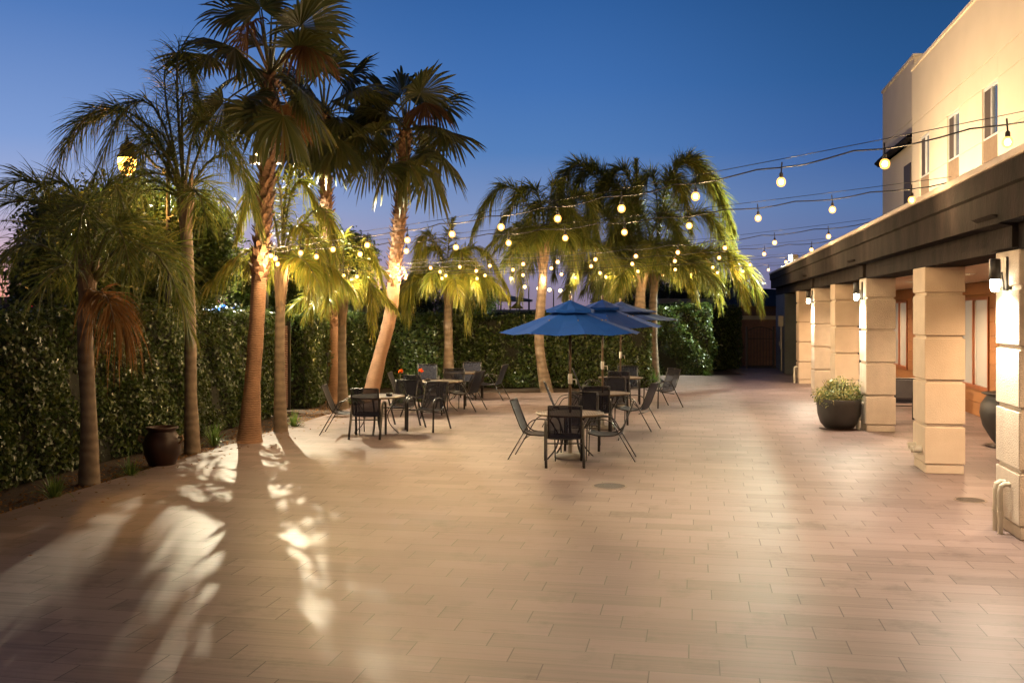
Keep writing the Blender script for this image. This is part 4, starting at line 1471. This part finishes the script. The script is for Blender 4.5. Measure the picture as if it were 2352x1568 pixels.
umbrella('front royal blue umbrella, largest in view', 0.93, 15.92, 1.15, 2.0, 2.52, 'blue', rot=0.15)
umbrella('second royal blue umbrella behind the front one', 1.80, 19.8, 1.20, 2.04, 2.57, 'blue', rot=0.05)
umbrella('tiered faded slate blue umbrella, farthest of the three', 2.66, 24.4, 1.42, 2.13, 2.56, 'slateblue', 6, rot=0.0, tiers=2)

# white table under the walkway
wt = thing('white_table', 'long table with a white cloth under the covered walkway', 'table', BW(9.2, 1.35, 0), BROT)
MB().box(-0.75, 0.75, -0.42, 0.42, 0.73, 0.76, 0.008).build('tabletop', M['cloth'], wt)
MB().box(-0.76, 0.76, -0.43, -0.425, 0.36, 0.757).box(-0.765, -0.76, -0.43, 0.43, 0.36, 0.757).box(0.76, 0.765, -0.43, 0.43, 0.36, 0.757).build('tablecloth', M['cloth'], wt)
for sx_ in (-0.68, 0.68):
    for sy_ in (-0.36, 0.36):
        MB().tube([(sx_, sy_, 0), (sx_, sy_, 0.73)], 0.018, 8).build('leg', M['black'], wt)

# ------------------------------------------------ pots, planters, drains
def blob_leaves(name, c, r, n, size, m, parent, seed, up=0.4):
    rng = np.random.default_rng(seed)
    nc = max(12, n // 30)
    dirs = unit(rng.normal(0, 1, (nc, 3)))
    dirs[:, 2] = np.abs(dirs[:, 2]) * 1.0 - 0.15
    cc = np.array(c) + dirs * rng.uniform(0.45, 1.05, (nc, 1)) * np.array(r)
    pick = rng.integers(0, nc, n)
    return leaves(name, cc[pick] + rng.normal(0, 0.10 * r[0], (n, 3)), dirs[pick] + np.array((0, 0, up)), size, m, parent, rng, 0.42, 0.7)


pl = thing('planter', 'round black planter with a variegated shrub beside the third column', 'planter', G(1927, 984))
MB().lathe([(0.20, 0.0), (0.27, 0.02), (0.36, 0.12), (0.415, 0.30), (0.43, 0.50), (0.432, 0.59), (0.425, 0.60), (0.395, 0.598), (0.39, 0.53), (0.0, 0.53)], 40).build('pot', M['pot_black'], pl, True)
MB().lathe([(0.30, 0.0), (0.38, 0.004), (0.38, 0.012), (0.0, 0.012)], 32).build('saucer', M['pot_brown'], pl, True)
blob_leaves('shrub', (0, 0, 0.60), (0.42, 0.42, 0.42), 3600, 0.065, M['varieg'], pl, 51)
stm = MB()
for k in range(16):
    a = k * 2.4
    stm.tube([(0.08 * math.cos(a), 0.08 * math.sin(a), 0.5), (0.22 * math.cos(a), 0.22 * math.sin(a), 0.78), (0.32 * math.cos(a), 0.32 * math.sin(a), 0.92 + 0.05 * math.sin(k))], [0.010, 0.007, 0.003], 5)
stm.build('stems', M['bark'], pl)
ur = thing('big_urn', 'large glossy black urn behind the near rough column', 'urn', (8.62, 17.15, 0))
MB().lathe([(0.25, 0.03), (0.33, 0.12), (0.47, 0.36), (0.52, 0.58), (0.50, 0.74), (0.42, 0.85), (0.40, 0.885), (0.48, 0.91), (0.49, 0.93), (0.44, 0.935), (0.36, 0.89), (0.35, 0.78), (0.0, 0.76)], 48).build('pot', M['pot_black'], ur, True)
MB().lathe([(0.0, 0.0), (0.40, 0.0), (0.43, 0.015), (0.43, 0.03), (0.0, 0.03)], 32).build('saucer', M['pot_brown'], ur, True)
bu = thing('glazed_urn', 'brown glazed urn in the dark left bed beside the second palm', 'urn', G(372, 1066))
bu.location.z = -0.05
MB().lathe([(0.15, 0.0), (0.20, 0.06), (0.265, 0.22), (0.28, 0.36), (0.25, 0.48), (0.20, 0.55), (0.205, 0.58), (0.245, 0.60), (0.245, 0.625), (0.19, 0.63), (0.175, 0.56), (0.0, 0.5)], 36).build('pot', M['pot_brown'], bu, True)
for sg in (1, -1):
    MB().tube([(sg * 0.26, -0.03, 0.46), (sg * 0.33, -0.05, 0.49), (sg * 0.34, -0.05, 0.44), (sg * 0.27, -0.03, 0.38)], 0.018, 8).build('handle', M['husk'], bu, True)
for (px, py, r_, lb) in ((1400, 1115.5, 0.21, 'round rusty drain cover in the middle of the patio'), (2229, 1148, 0.165, 'round drain cover beside the near column')):
    d_ = thing('drain_cover', lb, 'drain cover', G(px, py), 0, 'drain covers in the patio')
    MB().lathe([(r_, 0.0005), (r_, 0.004), (r_ + 0.025, 0.005), (r_ + 0.03, 0.0005)], 40, caps=False).build('frame', M['drainrim'], d_)
    MB().lathe([(0.0, 0.0035), (r_, 0.0035)], 40, caps=False).build('lid', M['drain'], d_)


def strap_plant(label, p, n, L, m, seed, w=0.022, name='strap_plant', spread=1.0, cat='plant', group='strap-leaved plants in the beds'):
    rng = np.random.default_rng(seed)
    az = rng.uniform(0, 6.283, n)
    e = np.radians(rng.uniform(38, 86, n))
    ll = L * rng.uniform(0.6, 1.1, n)
    K = 6
    v = np.linspace(0, 1, K)
    h = np.column_stack([np.cos(az), np.sin(az), np.zeros(n)])
    pts = h[:, None] * (ll[:, None] * np.cos(e)[:, None] * v * spread + 0.03)[..., None]
    pts[..., 2] += ll[:, None] * (np.sin(e)[:, None] * v - (0.75 * np.cos(e) + 0.12)[:, None] * v ** 2.2)
    s = Strips()
    wd = np.column_stack([-np.sin(az), np.cos(az), np.zeros(n)])[:, None]
    s.add(pts, w * np.array([0.8, 1, 1, 0.85, 0.5, 0.05])[None] * np.ones((n, 1)), wd)
    o = s.build(name, m)
    o.location = p
    return tag(o, label, cat, group)


def bedpt(px, py): 
    q = G(px, py)
    q.z = -0.05
    return q


strap_plant('bright green strap-leaved plant at the foot of the slender palm', bedpt(676, 978), 60, 0.50, M['grass'], 61)
strap_plant('dark strap-leaved plant right of the brown urn', bedpt(492, 1018), 60, 0.60, M['grass'], 62)
strap_plant('low dark strap-leaved plant left of the brown urn', bedpt(300, 1090), 50, 0.45, M['grass'], 63)
strap_plant('dark strap-leaved plant between the hedge and the far left palm', bedpt(125, 1140), 55, 0.55, M['grass'], 64)
strap_plant('tall upright strap-leaved plant at the foot of the big right palm', bedpt(1500, 885), 70, 0.85, M['grass'], 65, 0.03)
strap_plant('low green clump in front of the rounded hedge', bedpt(1622, 862), 90, 0.45, M['grass'], 66, 0.03)
strap_plant('fan shaped seedling beside the foot of the leaning palm', bedpt(812, 925), 34, 0.62, M['grass'], 67, 0.045)
for (px, py, lb, sd) in ((917, 925, 'orange flowering plant just right of the leaning trunk', 68), (963, 922, 'orange flowering plant between the left tables and the hedge', 69)):
    fp = thing('flowering_plant', lb, 'plant', bedpt(px, py), 0, 'orange flowering plants')
    o = strap_plant(None, (0, 0, 0), 40, 0.75, M['grass'], sd, 0.035, 'leaves', cat=None, group=None)
    o.parent = fp
    st = MB().tube([(0, 0, 0), (0.02, 0, 0.5), (0.03, 0, 0.82)], 0.008, 6).build('stem', M['petiole'], fp)
    blob_leaves('blossom', (0.03, 0, 0.84), (0.06, 0.06, 0.06), 40, 0.08, M['petal'], fp, sd)

# dry litter on the mulch and blown over the kerb
rng_ = np.random.default_rng(77)
yy = rng_.uniform(8, 28, 2600)
xx = np.array([edge_x(v) for v in yy]) - np.abs(rng_.normal(0, 0.55, 2600)) + 0.05
ms_ = np.column_stack([xx, yy, np.where(xx < np.array([edge_x(v) for v in yy]), -0.04, 0.008) + rng_.uniform(0, 0.015, 2600)])
y2 = rng_.uniform(9, 27, 150)
x2 = np.array([edge_x(v) for v in y2]) + np.abs(rng_.normal(0, 0.5, 150))
ms_ = np.concatenate([ms_, np.column_stack([x2, y2, np.full(150, 0.008)])])
tag(leaves('leaf_litter', ms_, np.tile(np.array((0, 0, 1.0)), (len(ms_), 1)), 0.06, M['feather_dead'], None, rng_, 0.4, 0.25), kind='stuff')

# small garden spotlight on the hedge beside the gate
gs = thing('garden_spotlight', 'small amber spotlight glowing in the hedge beside the gate', 'garden light', (hx(24.9) + 0.28, 24.6, 1.25))
MB().tube([(0, 0, -1.3), (0, 0, 0)], 0.012, 6).build('stake', M['black'], gs)
MB().lathe([(0.03, -0.03), (0.045, 0.0), (0.045, 0.06), (0.04, 0.06), (0.035, 0.01)], 12).build('housing', M['black'], gs)
lamp('garden_beam', 'POINT', (-0.02, 0.0, 0.16), 7, (1.0, 0.58, 0.10), gs, 0.03)

# ================================================================== BEYOND THE HEDGES
def far_lamp(px, py, D, lb):
    p = P(px, py, D)
    t = thing('road_lamp', lb, 'street lamp', (p.x, p.y, 0), 0, 'street lamps along the far road')
    k = D / 220
    MB().tube([(0.9 * k, 0, 0), (0.9 * k, 0, p.z)], 0.13 * k, 8).tube([(0.9 * k, 0, p.z - 0.1), (0.0, 0, p.z + 0.05)], 0.08 * k, 6).build('pole', M['steel'], t)
    MB().lathe([(0.0, -0.45 * k), (0.32 * k, -0.3 * k), (0.42 * k, 0.0), (0.3 * k, 0.25 * k), (0.0, 0.3 * k)], 12, (0, 0, p.z), caps=False).build('lamp_head', M['roadlamp'], t, True)


for (px, py, D, lb) in ((1135, 650, 200, 'nearest and leftmost lit street lamp on the far road'), (1205, 658, 232, 'second lit street lamp on the far road, on a tall pole'), (1237, 662, 252, 'lit road lamp beside the curved palm trunk'),
                        (1262, 665, 270, 'fourth lit road lamp, right of the curved palm trunk'), (1287, 667, 288, 'fifth lit road lamp, above the blue umbrella'), (1307, 669, 305, 'farthest tiny lit road lamp')):
    far_lamp(px, py, D, lb)
D = 90
st_ = thing('fuel_canopy', 'low flat-roofed canopy on posts beyond the back hedge', 'canopy', P(1175, 700, D))
st_.location.z = 0
c0, c1 = (1122 - 1175) / F * D, (1222 - 1175) / F * D
MB().prism([(c0, -2), (c1, -2), (c1, 2), (c0, 2)], 3.15, 3.3).add([(c0, -2, 3.31), (c1, -2, 3.31), (c1, 2, 3.31), (c0, 2, 3.31), (c0 + 0.5, 0, 3.75), (c1 - 2.2, 0, 3.75)], [(0, 1, 5, 4), (2, 3, 4, 5), (1, 2, 5), (3, 0, 4)]).build('roof', M['concrete'], st_)
for k in range(5):
    xx = c0 + 0.3 + k * (c1 - c0 - 0.6) / 4
    MB().box(xx - 0.07, xx + 0.07, -1.8, -1.66, 0, 3.15).build('post', M['darkroof'], st_)
bw = thing('long_wall', 'long pale boundary wall beyond the back hedge', 'wall', P(1190, 722, 80))
bw.location.z = 0
MB().box(-3.4, 6.5, 0, 0.3, 0, 2.2).build('wall_body', M['darkroof'], bw)
MB().box(-3.45, 6.55, -0.05, 0.35, 2.2, 2.42).build('coping', M['pale'], bw)
ys = thing('warning_sign', 'small yellow warning sign above the far wall', 'sign', P(1187, 702, 85))
ys.location.z = 0
MB().tube([(0, 0, 0), (0, 0, 3.5)], 0.05, 6).build('post', M['steel'], ys)
MB().add([(-0.62, -0.06, 2.5), (0.62, -0.06, 2.5), (0.0, -0.06, 3.1), (-0.62, -0.03, 2.5), (0.62, -0.03, 2.5), (0.0, -0.03, 3.1)], [(0, 1, 2), (5, 4, 3), (0, 3, 4, 1), (1, 4, 5, 2), (2, 5, 3, 0)]).build('plate', M['signyellow'], ys)

# stop sign
sd = 46
ss = thing('stop_sign', 'red octagonal STOP sign rising above the back hedge', 'sign', P(966, 722, sd))
zc = ss.location.z
ss.location.z = 0
MB().tube([(0, 0.03, 0), (0, 0.03, zc + 0.2)], 0.03, 8).build('post', M['steel'], ss)
oc = [(0.40 * math.cos(rad(22.5 + 45 * k)), 0.40 * math.sin(rad(22.5 + 45 * k))) for k in range(8)]


def plate(pts, y0, y1, z):
    n_ = len(pts)
    vs = [(x, y0, z + q) for x, q in pts] + [(x, y1, z + q) for x, q in pts]
    return MB().add(vs, [tuple(range(n_)), tuple(range(2 * n_ - 1, n_ - 1, -1))] + [((i + 1) % n_, i, n_ + i, n_ + (i + 1) % n_) for i in range(n_)])


plate([(x * 1.06, z * 1.06) for x, z in oc], -0.01, 0.0, zc).build('border', M['signwhite'], ss)
plate(oc, -0.016, -0.010, zc).build('plate', M['signred'], ss)


def text_part(body, size, loc, m, parent, rot=(rad(90), 0, 0)):
    cu = bpy.data.curves.new('lettering', 'FONT')
    cu.body, cu.size, cu.align_x, cu.align_y, cu.extrude = body, size, 'CENTER', 'CENTER', 0.002
    cu.offset = 0.006
    tmp = bpy.data.objects.new('lettering_curve', cu)
    COL.objects.link(tmp)
    bpy.context.view_layer.update()
    me = bpy.data.meshes.new_from_object(tmp.evaluated_get(bpy.context.evaluated_depsgraph_get()))
    bpy.data.objects.remove(tmp)
    me.materials.clear()
    o = link_mesh('lettering', me, m, parent)
    o.location, o.rotation_euler = loc, rot
    return o


text_part('STOP', 0.27, (0, -0.022, zc), M['signwhite'], ss)


def far_car(label, p, rz, paint):
    t = thing('parked_car', label, 'car', p, rz, 'cars on the road beyond the hedge')
    MB().extrude_y([(-2.1, 0.35), (2.1, 0.35), (2.15, 0.75), (1.9, 0.95), (1.2, 1.02), (0.55, 1.45), (-1.0, 1.48), (-1.7, 1.05), (-2.1, 0.98), (-2.18, 0.6)], -0.85, 0.85).build('body', paint, t)
    for s_ in (-1, 1):
        MB().box(-2.21, -2.15, s_ * 0.72 - 0.13, s_ * 0.72 + 0.13, 0.78, 0.95).build('tail_light', M['taillight'], t)
        for x_ in (-1.3, 1.3):
            MB().tube([(x_, s_ * 0.70, 0.33), (x_, s_ * 0.88, 0.33)], 0.33, 16).build('wheel', M['black'], t)
        MB().add([(-0.95, s_ * 0.856, 1.05), (0.95, s_ * 0.856, 1.05), (0.5, s_ * 0.856, 1.40), (-0.9, s_ * 0.856, 1.42)], [(0, 1, 2, 3)]).build('side_window', M['glass'], t)


far_car('dark car with red tail lights beyond the stop sign', P(935, 700, 66) * Vector((1, 1, 0)) + Vector((0, 0, 1.55)), rad(100), M['carpaint']) if False else None
# raised slip road carries the traffic behind the hedge line
sr = thing('raised_road', 'low concrete ramp carrying cars behind the stop sign', 'ramp', P(930, 712, 72))
sr.location.z = 0
MB().box(-5, 5, -2, 2.2, 0, 2.0).build('deck', M['concrete'], sr)
far_car('dark car with red tail lights behind the stop sign', Vector((P(930, 712, 72).x, 72, 2.0)), rad(60), M['carpaint'])
rl = thing('raised_road', 'low concrete ramp at the far left edge behind the hedge', 'ramp', P(-10, 712, 60))
rl.location.z = 0
MB().box(-6, 3, -2, 2.2, 0, 1.5).build('deck', M['concrete'], rl)
far_car('dark car with a red tail light at the far left edge', Vector((P(20, 712, 60).x, 60, 1.7)), rad(170), M['carpaint'])
rl.location.z = 0.2

# pale green house behind the hedge
hs = thing('green_house', 'small pale green house with white windows behind the short hedge', 'house', P(838, 713, 50))
hs.location.z = 0
MB().box(-2.2, 2.2, 0, 4, 0, 2.65).build('wall', M['palegreen'], hs)
MB().box(-2.5, 2.5, -0.4, 4.4, 2.65, 2.92).add([(-2.5, -0.4, 2.925), (2.5, -0.4, 2.925), (2.5, 4.4, 2.925), (-2.5, 4.4, 2.925), (-1.5, 2, 3.5), (1.5, 2, 3.5)], [(0, 1, 5, 4), (2, 3, 4, 5), (1, 2, 5), (3, 0, 4)]).build('roof', M['darkroof'], hs)
for x0, lit in ((-0.85, True), (0.55, False)):
    f_ = MB().box(x0 - 0.42, x0 + 0.42, -0.05, -0.002, 1.2, 2.25).build('window', M['whiteframe'], hs)
    MB().box(x0 - 0.36, x0 - 0.02, -0.06, -0.052, 1.26, 2.19).box(x0 + 0.02, x0 + 0.36, -0.06, -0.052, 1.26, 2.19).build('pane', M['glass'], f_)
    if lit:
        MB().box(x0 + 0.05, x0 + 0.22, -0.07, -0.062, 1.85, 2.12).build('neon_sign', M['litwindow'], f_)

# backlit shop sign far left
D = 60
bs = thing('shop_sign', 'glaring blue and white backlit shop sign above the hedge', 'sign', P(503, 708, D))
zc = bs.location.z
bs.location.z = 0
MB().box(-1.0, -0.85, 0, 0.2, 0, zc).box(0.85, 1.0, 0, 0.2, 0, zc).build('posts', M['iron'], bs)
MB().box(-1.15, 1.15, -0.1, 0.2, zc - 0.35, zc + 0.22).build('face', M['signblue'], bs)
mb = MB()
for k, (x_, w_, z_, h_) in enumerate(((-0.95, .30, .12, .05), (-0.95, .06, -.10, .22), (-0.90, .30, -.02, .06), (-0.9, .34, -.12, .05), (-.45, .07, -.12, .28), (-.34, .26, .09, .07), (-.34, .26, -.12, .07), (-.1, .07, -.12, .28), (.08, .06, -.12, .28), (.08, .24, -.12, .06), (.28, .06, -.12, .28), (.44, .06, -.12, .28), (.44, .30, .06, .10), (.68, .06, -.12, .28), (-.8, 1.6, -.27, .06))):
    mb.box(x_, x_ + w_, -0.112, -0.1, zc + z_, zc + z_ + h_)
mb.build('lettering', M['signlit'], bs)
MB().box(-0.6, 1.0, -0.05, 0.2, zc - 1.1, zc - 0.42).build('lower_panel', M['signlit'], bs)
for x_ in (-1.6, 1.35):
    MB().lathe([(0, -0.28), (0.22, -0.14), (0.26, 0.06), (0, 0.26)], 12, (x_, -0.1, zc - 0.35), caps=False).build('lamp', M['whitelamp'], bs, True)
lamp('sign_glow', 'POINT', (0.9, -1.2, zc - 0.3), 260, (0.75, 0.9, 1.0), bs, 0.3)

# right background
rr = thing('flat_roof_building', 'dark flat roofed building with a pale fascia board above the right hedge', 'building', P(1582, 691, 58))
rr.location.z = 0
MB().box(-1.75, 1.72, 0, 5, 0, 2.62).build('wall', M['darkroof'], rr)
MB().box(-1.8, 1.77, -0.2, 5.2, 2.75, 3.05).build('roof_fascia', M['pale'], rr)
MB().box(-1.7, 1.67, 0.02, 4.9, 2.62, 2.75).build('eaves', M['darkroof'], rr)
gh = thing('gabled_house', 'black gabled house roof beyond the iron gate', 'house', P(1745, 700, 56))
gh.location.z = 0
MB().box(-2.0, 3.6, 0, 6, 0, 2.6).build('wall', M['wallpink'], gh)
MB().add([(-2.5, -0.4, 2.6), (4.0, -0.4, 2.6), (4.0, 6.4, 2.6), (-2.5, 6.4, 2.6), (-1.2, 3.0, 3.75), (3.0, 3.0, 3.55)], [(0, 1, 5, 4), (2, 3, 4, 5), (1, 2, 5), (3, 0, 4), (0, 3, 2, 1)]).build('roof', M['darkroof'], gh)
gw_ = thing('garden_wall', 'brown rendered wall with a pale coping behind the iron gate', 'wall', P(1745, 850, 43.5))
gw_.location.z = 0
MB().box(-1.5, 2.4, 0, 0.2, -0.1, 1.95).build('wall_body', M['wallpink'], gw_)
MB().box(-1.55, 2.45, -0.04, 0.24, 1.95, 2.12).build('coping', M['pale'], gw_)
ig = thing('iron_gate', 'arched iron bar gate at the far right end of the patio', 'gate', P(1746, 850, 40.7))
ig.location.z = 0
mb = MB()
for k in range(9):
    x_ = -0.5 + k * 0.125
    zt = 1.52 + 0.16 * (1 - (x_ / 0.52) ** 2)
    mb.tube([(x_, 0, 0.05), (x_, 0, zt)], 0.011, 6)
mb.build('bars', M['iron'], ig)
mb = MB()
mb.tube([(-0.52 + i * 0.104, 0, 1.52 + 0.16 * (1 - ((-0.52 + i * 0.104) / 0.52) ** 2)) for i in range(11)], 0.02, 6)
for z_ in (0.1, 1.2): mb.tube([(-0.52, 0, z_), (0.52, 0, z_)], 0.018, 6)
mb.box(-0.58, -0.52, -0.03, 0.03, 0, 1.7)
mb.box(0.52, 0.58, -0.03, 0.03, 0, 1.7)
mb.build('gate_frame', M['iron'], ig)

# ================================================================== RENDER
SC.view_settings.view_transform = 'Standard'
SC.view_settings.look = 'None'
SC.view_settings.gamma = 1.0
SC.view_settings.exposure = 0.35
SC.render.engine = 'CYCLES'
cy = SC.cycles
cy.use_denoising = True
cy.max_bounces = 6
cy.diffuse_bounces = 3
cy.glossy_bounces = 3
cy.transparent_max_bounces = 12
cy.transmission_bounces = 4
cy.sample_clamp_indirect = 4.0
cy.caustics_reflective = False
cy.caustics_refractive = False
